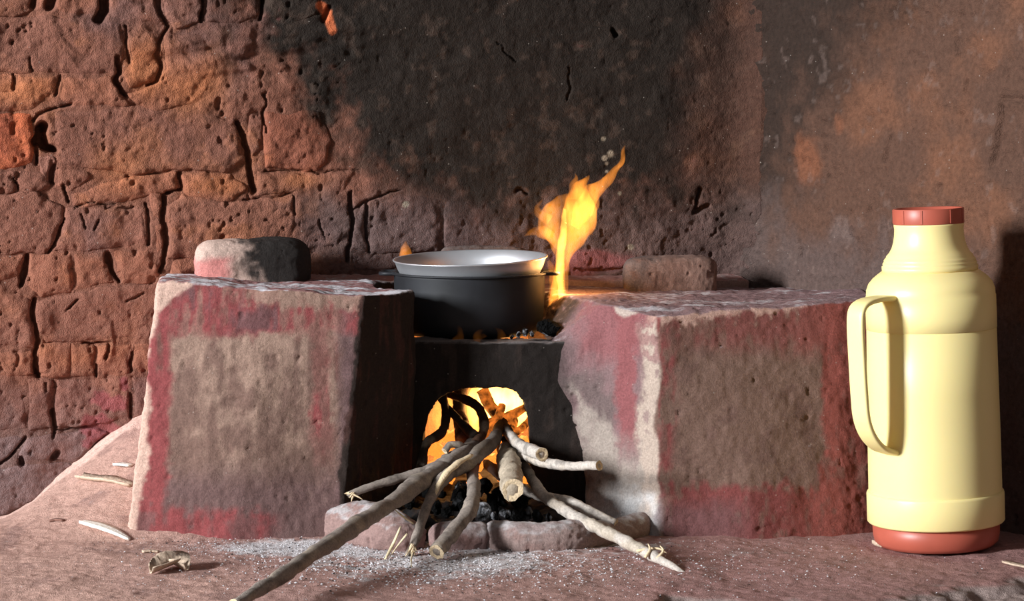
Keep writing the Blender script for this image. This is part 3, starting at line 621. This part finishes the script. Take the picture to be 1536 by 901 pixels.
V, Fc = revolve([(0.0687, 0.2366), (0.0697, 0.2370), (0.0697, 0.2520), (0.0694, 0.2722), (0.0688, 0.2726), (0.0686, 0.2790), (0.0660, 0.2860), (0.0615, 0.2915), (0.0560, 0.2960), (0.0520, 0.2990), (0.0500, 0.2994)], 96)
link('shoulder', mesh_np('shoulder', V, Fc), M_YELLOW, th)
V, Fc = revolve([(0.0500, 0.2992), (0.0512, 0.3000), (0.0513, 0.3045), (0.0500, 0.3050), (0.0503, 0.3072), (0.0498, 0.3085), (0.0488, 0.3090), (0.0490, 0.3108), (0.0480, 0.3125), (0.0466, 0.3138), (0.0462, 0.3155), (0.0430, 0.3190), (0.0402, 0.3240), (0.0384, 0.3300), (0.0372, 0.3370), (0.0368, 0.3440), (0.0374, 0.3480), (0.0374, 0.3496), (0.034, 0.3498)], 96)
link('neck', mesh_np('neck', V, Fc), M_YELLOW, th)
V, Fc = revolve([(0.034, 0.3492), (0.0373, 0.3494), (0.0377, 0.3505), (0.0377, 0.3655), (0.0372, 0.3662), (0.0352, 0.3660), (0.0346, 0.3635), (0.020, 0.3630), (0.0, 0.3630)], 96)
cap = link('cap', mesh_np('cap', V, Fc), M_RED, th)
for a in (-112, -62, -30, 20, 70, 120, 170, 215):
    a = math.radians(a); ca, sa = math.cos(a), math.sin(a); bm = bmesh.new()
    bmesh.ops.create_cube(bm, size=1, matrix=Matrix.Translation((0.0375 * ca, 0.0375 * sa, 0.358)) @ Matrix.Rotation(a, 4, 'Z') @ Matrix.Diagonal((0.0016, 0.0022, 0.0145, 1)))
    m_ = bpy.data.meshes.new('grip_rib'); bm.to_mesh(m_); bm.free(); o = link('grip_rib', m_, M_RED, None, False); o.parent = cap
# handle: strap standing off the body, towards the left and a little to the front
def strap(path, wid, thk):
    """path: list of (radial, z) ; local radial direction HX, sideways HY"""
    c = catmull(path, 60); tg = np.gradient(c, axis=0); tg /= np.linalg.norm(tg, axis=1)[:, None]; nn = np.column_stack([tg[:, 1], -tg[:, 0]])
    V = []; n = len(c); prof = []
    for th_ in np.linspace(0, 2 * math.pi, 16, endpoint=False):
        cx, sx = math.cos(th_), math.sin(th_); prof.append((math.copysign(abs(cx) ** 0.45, cx), math.copysign(abs(sx) ** 0.45, sx)))
    for i in range(n):
        for a, b in prof:
            q = c[i] + nn[i] * b * thk / 2; V.append(HX * q[0] + HY * a * wid / 2 + np.array([0, 0, q[1]]))
    k = 16; Fc = [(i * k + j, i * k + (j + 1) % k, (i + 1) * k + (j + 1) % k, (i + 1) * k + j) for i in range(n - 1) for j in range(k)] + [tuple(range(k))[::-1], tuple(range((n - 1) * k, n * k))]
    return V, Fc
ha = math.radians(180 + 40); HX = np.array([math.cos(ha), math.sin(ha), 0]); HY = np.array([-HX[1], HX[0], 0])
V, Fc = strap([(0.066, 0.2740), (0.085, 0.2750), (0.107, 0.2730), (0.1185, 0.2660), (0.1215, 0.2500), (0.1205, 0.2150), (0.1185, 0.1750), (0.1155, 0.1500), (0.1060, 0.1310), (0.0900, 0.1170), (0.0680, 0.1090)], 0.022, 0.0062)
link('handle', mesh_np('handle', V, Fc), M_YELLOW, th)

# ================================================================== FIREWOOD
GREYBARK = srgb((140, 128, 119)); PALEBARK = srgb((190, 179, 169)); CHAR = srgb((48, 36, 30)); BROWN = srgb((120, 84, 62)); DRY = srgb((176, 160, 140))
def stick(px, rad_px, label, c0=GREYBARK, c1=CHAR, burn=0.75, seed=0, cut=True, n=46, jag=0.0, name='firewood_stick', mat=None):
    """px: (x, y, distance) from the free end to the fire end"""
    pts = [P(*q) for q in px]; rad = [r * q[2] / F for r, q in zip(rad_px, px)]
    V, Fc, T, (ring, tg) = tube(pts, rad, n, 14, 0.20, seed, jag=jag)
    me = mesh_np(name, V, Fc)
    nz = fbm(V, 40, 3, seed + 40); nl = fbm(V, 140, 3, seed + 41)
    c = mixc(np.tile(c0, (len(V), 1)), c0 * 0.55, ss(nl + 0.4 * nz, 0.1, 0.8)); c = mixc(c, DRY * 1.15, 0.5 * ss(nz, 0.25, 0.7)); c = mixc(c, c1, ss(T + 0.10 * nz, burn - 0.18, burn + 0.12))
    set_tint(me, c); o = link(name, me, mat or M_BARK); tag(o, label, 'firewood', 'sticks feeding the fire')
    if cut:
        k = len(ring); r0 = ring.mean(0); R = np.linalg.norm(ring - r0, axis=1).mean()
        VV = [r0 - tg * 0.0006 + (q - r0) * f for f in (1.0, 0.62, 0.22) for q in ring]; VV = np.array(VV)
        VV[:k] += tg * 0.0002; VV += np.random.default_rng(seed).normal(0, R * 0.03, VV.shape); VV[2 * k:] += tg * R * 0.25
        ff = [(a * k + j, a * k + (j + 1) % k, (a + 1) * k + (j + 1) % k, (a + 1) * k + j) for a in range(2) for j in range(k)] + [tuple(range(2 * k, 3 * k))]
        link('cut_end', mesh_np('cut_end', VV, ff), M_CUT, o)
    return o
A = stick([(352, 906, 2.06), (415, 868, 2.13), (500, 810, 2.26), (572, 764, 2.37), (625, 727, 2.45), (668, 697, 2.52), (720, 662, 2.62)], [9, 11, 13, 12.5, 14, 13, 11], 'long thick grey stick lying over the kerb out across the floor', seed=1, burn=0.95, n=80)
B_ = stick([(526, 741, 2.46), (556, 729, 2.47), (600, 717, 2.485), (645, 703, 2.50), (684, 684, 2.52), (712, 668, 2.57)], [5.5, 6, 7, 8, 9, 8], 'slim straight stick with a frayed tip above the long thick stick', seed=2, burn=1.0, jag=0.006)
C_ = stick([(616, 828, 2.385), (632, 784, 2.405), (648, 742, 2.45), (672, 712, 2.48), (706, 690, 2.51), (740, 660, 2.58), (752, 632, 2.68)], [6, 7.5, 8, 11, 12, 10, 8], 'forked stick split open to pale wood with a frayed foot', seed=3, burn=0.80, jag=0.012, cut=False, n=60)
def fibres(parent, x, y, d, dirs, r):
    for k, (dx, dy) in enumerate(dirs):
        V, Fc, T, _ = tube([P(x + rng.uniform(-3, 3), y + rng.uniform(-3, 3), d - 0.003), P(x + dx * 0.6, y + dy * 0.6, d - 0.004), P(x + dx, y + dy, d - 0.004)], [r, r * 0.8, r * 0.3], 8, 6)
        link('fibre', mesh_np('fibre', V, Fc), M_CUT, parent)
fibres(C_, 620, 818, 2.385, [(-9, 10), (-5, 18), (-2, 12), (3, 16), (6, 9), (-12, 16)], 0.0013)
fibres(B_, 530, 740, 2.46, [(-6, 6), (-3, 12), (-9, 1), (14, 9)], 0.0011)
V, Fc, T, _ = tube([P(650, 744, 2.445), P(664, 717, 2.462), P(684, 697, 2.478), P(708, 682, 2.50)], [0.0028, 0.0042, 0.0045, 0.002], 24, 8, 0.2, 9, flat=0.7)
link('split_wood', mesh_np('split_wood', V, Fc), M_CUT, C_)
stick([(656, 828, 2.335), (682, 795, 2.368), (706, 762, 2.405), (711, 738, 2.45), (709, 705, 2.52), (716, 680, 2.58)], [12, 11.5, 12, 11, 9.5, 9], 'short crooked stick with a hollow end leaning on the kerb', seed=4, burn=0.78, c1=srgb((120, 62, 44)))
stick([(768, 733, 2.43), (766, 712, 2.49), (762, 690, 2.56), (757, 662, 2.66)], [17, 17, 16, 14], 'thick log with a pale sawn end pointing out of the fire', c0=DRY, seed=5, burn=0.8)
stick([(812, 682, 2.50), (795, 674, 2.53), (776, 664, 2.57), (764, 650, 2.62), (752, 632, 2.68)], [9.5, 9, 8.5, 8, 8], 'short curved pale stick with a knobbed cut end', c0=PALEBARK, seed=6, burn=0.72)
stick([(899, 698, 2.44), (862, 699, 2.47), (830, 696, 2.50), (800, 689, 2.53), (772, 673, 2.60), (752, 655, 2.68)], [7.5, 8, 8.5, 8.5, 8, 8], 'pale stick jutting out level towards the grey side of the stove', c0=PALEBARK, seed=7, burn=0.8)
I_ = stick([(1042, 873, 2.270), (1012, 851, 2.300), (975, 832, 2.335), (935, 810, 2.375), (890, 788, 2.41), (845, 764, 2.44), (812, 738, 2.48), (790, 705, 2.54), (770, 672, 2.62)], [1.8, 5, 8, 9, 9.5, 9, 8.5, 8, 8], 'long pale bent stick tapering to a splintered tip on the floor', c0=PALEBARK, seed=8, burn=0.8, cut=False, n=80)
for k, q in enumerate([[(955, 826, 2.34), (985, 822, 2.335), (1000, 829, 2.33)], [(968, 836, 2.325), (975, 824, 2.33), (972, 815, 2.335)], [(985, 838, 2.32), (995, 826, 2.325), (990, 818, 2.33)]]):
    V, Fc, T, _ = tube([P(*z) for z in q], [0.0018, 0.0014, 0.0005], 10, 6); link('splinter', mesh_np('splinter', V, Fc), M_CUT, I_)
stick([(924, 784, 2.445), (890, 769, 2.455), (850, 751, 2.47), (805, 742, 2.50), (765, 722, 2.55), (730, 695, 2.62)], [7, 7.5, 7.5, 7.5, 8, 8], 'short pale peeling stick lying under the long bent stick', c0=PALEBARK * 1.05, seed=9, burn=0.75)
stick([(667, 676, 2.53), (676, 667, 2.535), (692, 668, 2.54), (704, 678, 2.55), (712, 690, 2.57)], [6, 6, 6, 5.5, 5], 'small hooked twig with a pale tip at the fire mouth', seed=10, burn=1.1)
stick([(632, 700, 2.56), (640, 665, 2.58), (660, 650, 2.60), (668, 635, 2.63), (668, 612, 2.65), (664, 588, 2.67)], [7, 7, 7, 6.5, 6, 6], 'dark twig rising up the side of the fire mouth', c0=CHAR, seed=11, burn=0.4, cut=False)
stick([(700, 678, 2.56), (718, 660, 2.60), (727, 635, 2.63), (716, 610, 2.65), (692, 597, 2.67), (664, 590, 2.69)], [8, 7.5, 7, 6.5, 6, 5], 'dark stick bent into an arch inside the fire', c0=srgb((84, 58, 44)), seed=12, burn=0.5, cut=False)
stick([(712, 655, 2.60), (692, 634, 2.63), (672, 612, 2.66), (660, 598, 2.68)], [9, 6.5, 5, 4], 'charred forked twig crossing inside the fire mouth', c0=CHAR, seed=13, burn=0.4, cut=False)
stick([(698, 662, 2.62), (692, 640, 2.66), (688, 610, 2.70), (694, 575, 2.74)], [14, 12, 10, 11], 'thick upright charred branch inside the fire', c0=srgb((70, 46, 36)), seed=14, burn=0.5, cut=False)
for k, (q, r, lb) in enumerate([([(722, 668, 2.63), (741, 640, 2.66), (754, 608, 2.68)], [8, 8, 6], 'burning stick standing upright in the embers'),
                            ([(758, 660, 2.64), (766, 642, 2.67), (770, 628, 2.70)], [10, 9, 8], 'burning stump in the flames behind the pale sticks'),
                            ([(722, 638, 2.67), (760, 626, 2.68), (798, 606, 2.70)], [7, 7, 6], 'burning stick slanting up to the wall of the firebox'),
                            ([(766, 652, 2.65), (785, 640, 2.68), (800, 622, 2.70)], [6, 6, 6], 'burning twig along the side of the firebox'),
                            ([(760, 640, 2.69), (738, 612, 2.69), (722, 584, 2.69)], [9, 9, 9], 'burning log leaning at the back of the firebox')]):
    stick(q, r, lb, seed=20 + k, cut=False, n=24, mat=M_BURN, name='burning_stick')

# straws and chips on the floor and kerb
def strand(pts, r, name, label, mat=M_STRAW, flat=0.6):
    V, Fc, T, _ = tube(pts, r, 14, 6, 0.1, 3, flat=flat); o = link(name, mesh_np(name, V, Fc), mat); tag(o, label, 'straw', 'bits of straw by the kerb'); return o
strand([G(578, 838, 0.003), P(590, 815, 2.375), P(601, 789, 2.375)], [0.0014, 0.0019, 0.0009], 'straw', 'long pale straw leaning on the kerb beside the forked stick')
strand([G(585, 834, 0.004), P(598, 816, 2.37), P(611, 800, 2.37)], [0.0006, 0.0012, 0.0016], 'straw', 'second short straw crossing the long pale straw')
strand([P(592, 764, 2.37), P(604, 774, 2.37), P(620, 785, 2.37)], [0.0008, 0.0016, 0.0014], 'straw', 'short straw sticking out under the long thick stick')
strand([G(617, 850, 0.002), G(617, 838, 0.006), P(620, 826, 2.392)], [0.0004, 0.0008, 0.0010], 'straw', 'thin straw at the frayed foot of the forked stick')

def on_floor(x, y):
    r = ray(x, y); d = np.arange(2.05, 2.85, 0.0015); q = CAM + r * (d / r[1])[:, None]
    k = int(np.argmax(q[:, 2] <= floor_z(q[:, 0], q[:, 1]))); return q[k]
def chip(name, px, wid, thk, label, mat, lift=(0, 0, 0), curl=0.0, cat='wood chip'):
    """a ragged sliver of wood: path on the floor, widths and thickness in metres"""
    pts = [on_floor(x, y) + np.array([0, 0, thk * 0.6 + l]) for (x, y), l in zip(px, lift)]
    n = 14; c = catmull(np.column_stack([pts, wid]), n); V = []; Fc = []; r_ = np.random.default_rng(int(px[0][0]))
    for i in range(n):
        t = c[min(i + 1, n - 1), :3] - c[max(i - 1, 0), :3]; t /= np.linalg.norm(t); s = np.cross(t, [0, 0, 1.0]); s /= np.linalg.norm(s)
        w_ = abs(c[i, 3]) * (1 + r_.uniform(-0.10, 0.10))
        for a, h in ((-0.5, curl), (-0.2, 0), (0.2, 0), (0.5, curl * 0.6), (0.5, curl * 0.6 + thk), (0.2, thk), (-0.2, thk), (-0.5, curl + thk * 0.7)):
            V.append(c[i, :3] + s * a * w_ + np.array([0, 0, h - thk * 0.5]))
    k = 8; Fc = [(i * k + j, i * k + (j + 1) % k, (i + 1) * k + (j + 1) % k, (i + 1) * k + j) for i in range(n - 1) for j in range(k)] + [tuple(range(k))[::-1], tuple(range((n - 1) * k, n * k))]
    o = link(name, mesh_np(name, np.array(V), Fc), mat); tag(o, label, cat, 'chips on the floor'); return o
M_CHIP = plain('weathered_wood', srgb((196, 172, 150)), 0.85, nscale=300, var=0.25, bump=0.4)
chip('bark_curl', [(119, 720), (140, 722), (165, 724), (196, 731)], [0.014, 0.012, 0.017, 0.006], 0.002, 'curled strip of bark lying where the floor slopes up to the wall', M_CHIP, (0.002, 0.001, 0.001, 0), 0.005)
chip('wood_chip', [(173, 698), (183, 699), (197, 700)], [0.010, 0.015, 0.010], 0.0025, 'small white chip tucked against the stove block by the brick wall', M_WHITEWOOD, (0, 0.001, 0), 0.001)
chip('wood_chip', [(124, 786), (145, 792), (170, 801), (194, 811)], [0.010, 0.018, 0.015, 0.004], 0.003, 'long white split chip at the corner of the stove block', M_WHITEWOOD, (0.001, 0.002, 0.002, 0.0), 0.001)
chip('bark_flake', [(226, 862), (245, 855), (262, 850), (281, 857)], [0.005, 0.022, 0.030, 0.008], 0.0018, 'folded flake of bark standing up on the open floor', M_CHIP, (0.001, 0.003, 0.004, 0.001), 0.009)
chip('wood_chip', [(214, 829), (226, 828), (238, 829)], [0.005, 0.007, 0.004], 0.002, 'thin tan chip beside the folded bark flake', M_CHIP, (0, 0, 0), 0.001)
chip('wood_chip', [(74, 783), (84, 781), (95, 782)], [0.004, 0.006, 0.004], 0.002, 'tiny brown chip on the bare floor below the wall', plain('brown_chip', srgb((120, 84, 72)), 0.9, nscale=200), (0, 0, 0), 0.001)
chip('wood_chip', [(1506, 844), (1522, 848), (1545, 853)], [0.006, 0.009, 0.006], 0.002, 'flat tan chip beside the base of the thermos', M_CHIP, (0, 0, 0), 0.001)
chip('wood_chip', [(1311, 815), (1317, 818), (1324, 821)], [0.005, 0.007, 0.004], 0.004, 'crumb of tan wood under the edge of the thermos base', M_CHIP, (0, 0, 0), 0.0)

# ================================================================== ASH, CHARCOAL, EMBERS
xs = np.arange(-0.135, 0.075, 0.003); ys = np.arange(2.44, 2.83, 0.003)
X, Y = np.meshgrid(xs, ys); X = X.ravel(); Y = Y.ravel(); p = np.column_stack([X, Y, 0 * X])
zz = 0.012 + 0.020 * ss(Y, 2.46, 2.66) + 0.006 * fbm(p, 30, 4, 401) + 0.003 * fbm(p, 120, 3, 402) - 0.03 * ss(-(Y - 2.46) + 0 * X, -0.02, 0.03)
p[:, 2] = zz; me = mesh_np('ash_bed', p, grid_faces(len(xs), len(ys)))
c = np.tile(srgb((70, 64, 62)), (len(p), 1)); c = mixc(c, srgb((140, 136, 138)), ss(fbm(p, 50, 4, 403), 0, 0.8)); c = mixc(c, srgb((26, 22, 21)), ss(Y + 0.02 * fbm(p, 40, 2, 404), 2.47, 2.50) * 0.92)
set_tint(me, c); o = link('ash_bed', me, M_ASH); tag(o, 'bed of grey ash between kerb and fire mouth', 'ash', kind='stuff')

def lump_mesh(seed, ashy):
    bm = bmesh.new(); bmesh.ops.create_icosphere(bm, subdivisions=2, radius=1.0); me = bpy.data.meshes.new('charcoal_lump'); bm.to_mesh(me); bm.free()
    co = get_co(me); co = np.sign(co) * np.abs(co) ** 0.75; co = co * (1 + 0.30 * fbm(co, 1.1, 2, seed) + 0.22 * fbm(co, 3.0, 2, seed + 3))[:, None] * np.array([1, 0.8, 0.65]); me.vertices.foreach_set('co', co.astype(np.float32).ravel()); me.update()
    n = fbm(co, 1.6, 3, seed + 9); c = mixc(np.tile(srgb((15, 14, 14)), (len(co), 1)), srgb((196, 196, 202)), ss(n + ashy, 0.0, 0.7)); set_tint(me, c); return me
LUMPS = {a: [lump_mesh(30 + k + int(a * 50), a) for k in range(3)] for a in (-0.5, 0.0, 0.5)}
def lump(x, y, d, r, ashy, label, mat, name, cat, group):
    p = P(x, y, d); me = LUMPS[ashy][rng.integers(3)]
    if mat is not M_CHAR: me = me.copy(); me.materials.clear(); me.materials.append(mat)
    elif not me.materials: me.materials.append(M_CHAR)
    o = bpy.data.objects.new(name, me); COL.objects.link(o); o.location = p; o.scale = (r, r, r); o.rotation_euler = rng.uniform(0, 6.28, 3)
    tag(o, label, cat, group); return o
for x, y, d, r, a, lb in [(724, 769, 2.465, 0.0105, 0.5, 'white ash-covered lump of charcoal by the short crooked stick'), (742, 775, 2.462, 0.006, 0.0, 'speckled charcoal lump against the cracked kerb'),
    (757, 772, 2.47, 0.009, 0.0, 'grey charcoal lump below the sawn log end'), (775, 773, 2.47, 0.008, -0.5, 'black charcoal lump below the sawn log end'), (790, 768, 2.48, 0.009, 0.0, 'grey charcoal lump beneath the long bent stick'),
    (806, 774, 2.47, 0.007, -0.5, 'black charcoal lump beneath the long bent stick'), (822, 776, 2.475, 0.006, 0.0, 'grey charcoal lump under the peeling stick'), (697, 770, 2.48, 0.007, -0.5, 'black charcoal lump behind the short crooked stick'),
    (672, 768, 2.48, 0.008, -0.5, 'black charcoal lump between the two leaning sticks'), (655, 762, 2.49, 0.007, -0.5, 'black charcoal lump behind the forked stick'), (690, 752, 2.51, 0.010, -0.5, 'large black charcoal lump behind the leaning sticks'),
    (740, 752, 2.52, 0.010, -0.5, 'large black charcoal lump beside the sawn log'), (661, 806, 2.425, 0.004, 0.5, 'crumb of ash on the gap in the kerb'), (722, 797, 2.41, 0.0035, 0.5, 'ash crumb resting on the crack of the kerb')]:
    lump(x, y, d, r, a, lb, M_CHAR, 'charcoal_lump', 'charcoal', 'charcoal in the hearth')
for k in range(26):
    x = rng.uniform(600, 800); d = rng.uniform(2.50, 2.59); z_ = 0.030 + 0.15 * (d - 2.50) + rng.uniform(0, 0.006)
    q = proj(np.array([(x - 768) / F * d, d, z_])); lump(q[0], q[1], d, rng.uniform(0.005, 0.010), -0.5, 'small black charcoal lump behind the leaning sticks', M_CHAR, 'charcoal_lump', 'charcoal', 'charcoal heaped before the fire mouth')
for k in range(46):
    x = rng.uniform(636, 796); d = rng.uniform(2.575, 2.74); y = rng.uniform(674, 730) - (d - 2.58) * 240
    lump(x, y, d, rng.uniform(0.006, 0.011), -0.5, 'small glowing ember deep in the fire mouth', M_EMBER, 'glowing_ember', 'ember', 'embers heaped in the fire mouth')
for x, y, r in [(778, 502, 0.004), (788, 498, 0.005), (798, 500, 0.004), (768, 505, 0.003)]:
    lump(x, y, 2.612, r, 0.0, 'crumb of burnt bark on the lip under the pot', M_CHAR, 'burnt_crumb', 'crumb', 'burnt crumbs under the pot')
o = lump(822, 492, 2.635, 0.013, -0.5, 'dark round stone wedged between pot and stove block', M_CHAR, 'wedge_stone', 'stone', None)

# flecks of ash strewn over floor and kerb: too many to count
V = []; Fc = []; C = []
def flecks(n, mx, my, sx, sy, smin, smax, dark=0.15):
    x = rng.normal(mx, sx, n); y = rng.normal(my, sy, n); ok = (y > 806) & (y < 930); x = x[ok]; y = y[ok]
    R = RIGHT * ((x - 768) / F)[:, None] + UP * ((450.5 - y) / F)[:, None] + FWD
    B = CAM + R * ((0 - CAM[2]) / R[:, 2])[:, None]; zf = floor_z(B[:, 0], B[:, 1]); B = CAM + R * ((zf - CAM[2]) / R[:, 2])[:, None]
    for p in B:
        s = rng.uniform(smin, smax); a = rng.uniform(0, 6.28); q = []
        for j in range(4):
            t = a + j * 1.57; rr = s * rng.uniform(0.5, 1.0); q.append(p + np.array([rr * math.cos(t), rr * math.sin(t), 0.0006 + rng.uniform(0, 0.5) * s]))
        i = len(V); V.extend(q); V.append(np.mean(q, 0) + np.array([0, 0, 0.5 * s])); Fc.extend([(i, i + 1, i + 4), (i + 1, i + 2, i + 4), (i + 2, i + 3, i + 4), (i + 3, i, i + 4)])
        col = srgb((44, 40, 40)) if rng.random() < dark else srgb((225, 222, 225)) * rng.uniform(0.55, 1.0); C.extend([col] * 5)
flecks(3000, 620, 840, 160, 22, 0.0005, 0.0022, 0.2); flecks(1500, 420, 822, 90, 6, 0.0004, 0.0012, 0.04); flecks(1300, 820, 848, 250, 26, 0.0004, 0.0018); flecks(350, 1180, 845, 130, 22, 0.0004, 0.0012, 0.1)
flecks(200, 200, 850, 110, 30, 0.0004, 0.0011, 0.3)
me = mesh_np('ash_flecks', np.array(V), Fc); set_tint(me, np.array(C)); o = link('ash_flecks', me, M_ASH, None, False); tag(o, 'white and black flecks of ash strewn over the floor', 'ash', kind='stuff')

# ================================================================== FIRE
def flame(name, label, base, tongues, mats, group=None):
    e = empty(name, base); tag(e, label, 'flame', group)
    for k, (px, d, flat, mi) in enumerate(tongues):
        pts = [P(x, y, d) for x, y, r in px]; rad = [r * d / F for x, y, r in px]
        full = catmull(np.column_stack([pts, rad]), 36); V = []; kk = 14
        for i in range(36):
            c = full[i, :3]; r = max(full[i, 3], 0.0003); t = full[min(i + 1, 35), :3] - full[max(i - 1, 0), :3]; t /= np.linalg.norm(t)
            a = np.cross([0, 1.0, 0], t); a /= np.linalg.norm(a); b = np.cross(t, a)
            for j in range(kk):
                th_ = 2 * math.pi * j / kk; V.append(c + r * math.cos(th_) * a + r * flat * math.sin(th_) * b)
        V = np.array(V); V += 0.0022 * np.column_stack([fbm(V, 70, 2, 500 + k), fbm(V, 70, 2, 510 + k), fbm(V, 70, 2, 520 + k)])
        Fc = [(i * kk + j, i * kk + (j + 1) % kk, (i + 1) * kk + (j + 1) % kk, (i + 1) * kk + j) for i in range(35) for j in range(kk)] + [tuple(range(kk))[::-1], tuple(range(35 * kk, 36 * kk))]
        link('flame_tongue', mesh_np('flame_tongue', V, Fc), mats[mi], e)
FM = [flame_material('flame_body', 120), flame_material('flame_wisp', 75), flame_material('flame_hot', 340, (1.0, 0.42, 0.07)), flame_material('flame_faint', 8)]
flame('tall_flame', 'tall orange flame licking up between the pot and the stove', tuple(P(832, 482, 2.70)), [
    ([(832, 482, 7), (837, 450, 12), (840, 415, 12), (845, 385, 12), (857, 355, 21), (867, 328, 28), (868, 300, 22), (872, 280, 12), (883, 263, 1)], 2.70, 0.55, 0),
    ([(836, 478, 4), (842, 445, 6), (841, 410, 7), (843, 375, 6), (846, 340, 5), (847, 315, 2)], 2.695, 0.8, 2),
    ([(838, 400, 4), (839, 375, 10), (833, 350, 19), (829, 332, 22), (837, 312, 16), (851, 289, 1)], 2.71, 0.5, 1),
    ([(840, 372, 4), (828, 358, 8), (812, 346, 10), (800, 346, 6), (788, 354, 1)], 2.72, 0.5, 1),
    ([(862, 340, 8), (876, 312, 17), (890, 288, 13), (908, 272, 10), (924, 256, 7.5), (931, 240, 5), (938, 219, 0.6)], 2.70, 0.55, 0),
    ([(828, 480, 4), (828, 445, 7), (829, 412, 6), (822, 390, 2)], 2.705, 0.6, 1),
    ([(884, 322, 5), (892, 306, 6), (893, 292, 4), (899, 280, 0.6)], 2.695, 0.6, 1), ([(824, 330, 8), (812, 322, 7), (808, 312, 4), (814, 300, 0.6)], 2.715, 0.6, 1),
    ([(858, 300, 8), (860, 282, 6), (864, 270, 3), (861, 260, 0.6)], 2.705, 0.6, 1)], FM)
flame('small_flame', 'small orange flame tip behind the rim of the pan', tuple(P(609, 400, 2.78)), [([(610, 412, 8), (609, 392, 11), (608, 376, 9), (610, 361, 0.8)], 2.78, 0.6, 1)], FM)
flame('low_flame', 'faint low flames licking the foot of the pot', tuple(P(720, 510, 2.612)), [
    ([(686, 511, 9), (690, 500, 6), (687, 490, 1)], 2.612, 0.3, 3), ([(722, 511, 12), (718, 502, 8), (728, 494, 1)], 2.610, 0.3, 3), ([(752, 511, 8), (748, 500, 5), (742, 490, 1)], 2.611, 0.3, 3)], FM)
FI = [flame_material('fire_core', 420, (1.0, 0.44, 0.08), (50, 50, 25)), flame_material('fire_edge', 60, (1.0, 0.36, 0.05), (50, 50, 25))]
flame('firebox_fire', 'blazing yellow fire filling the arched fire mouth', tuple(P(725, 690, 2.70)), [
    ([(745, 660, 12), (748, 630, 26), (745, 600, 30), (740, 575, 22), (735, 545, 4)], 2.745, 0.55, 0),
    ([(778, 650, 8), (776, 620, 18), (772, 596, 20), (765, 565, 4)], 2.735, 0.5, 0),
    ([(712, 650, 6), (714, 620, 14), (716, 595, 15), (720, 560, 3)], 2.75, 0.5, 0),
    ([(660, 655, 8), (662, 625, 14), (668, 595, 12), (676, 565, 2)], 2.76, 0.5, 1),
    ([(738, 672, 6), (742, 655, 10), (740, 640, 4)], 2.66, 0.5, 1)], FI)
def glow(name, loc, power, r, color=(1.0, 0.50, 0.16)):
    d = bpy.data.lights.new(name, 'POINT'); d.energy = power; d.shadow_soft_size = r; d.color = color
    o = bpy.data.objects.new(name, d); o.location = loc; COL.objects.link(o)
glow('fire_light', tuple(P(745, 625, 2.72)), 2.0, 0.02)
glow('ember_light', tuple(P(690, 640, 2.70)), 0.7, 0.02, (1.0, 0.40, 0.10))
glow('tall_flame_light', tuple(P(850, 400, 2.705)), 0.35, 0.012)
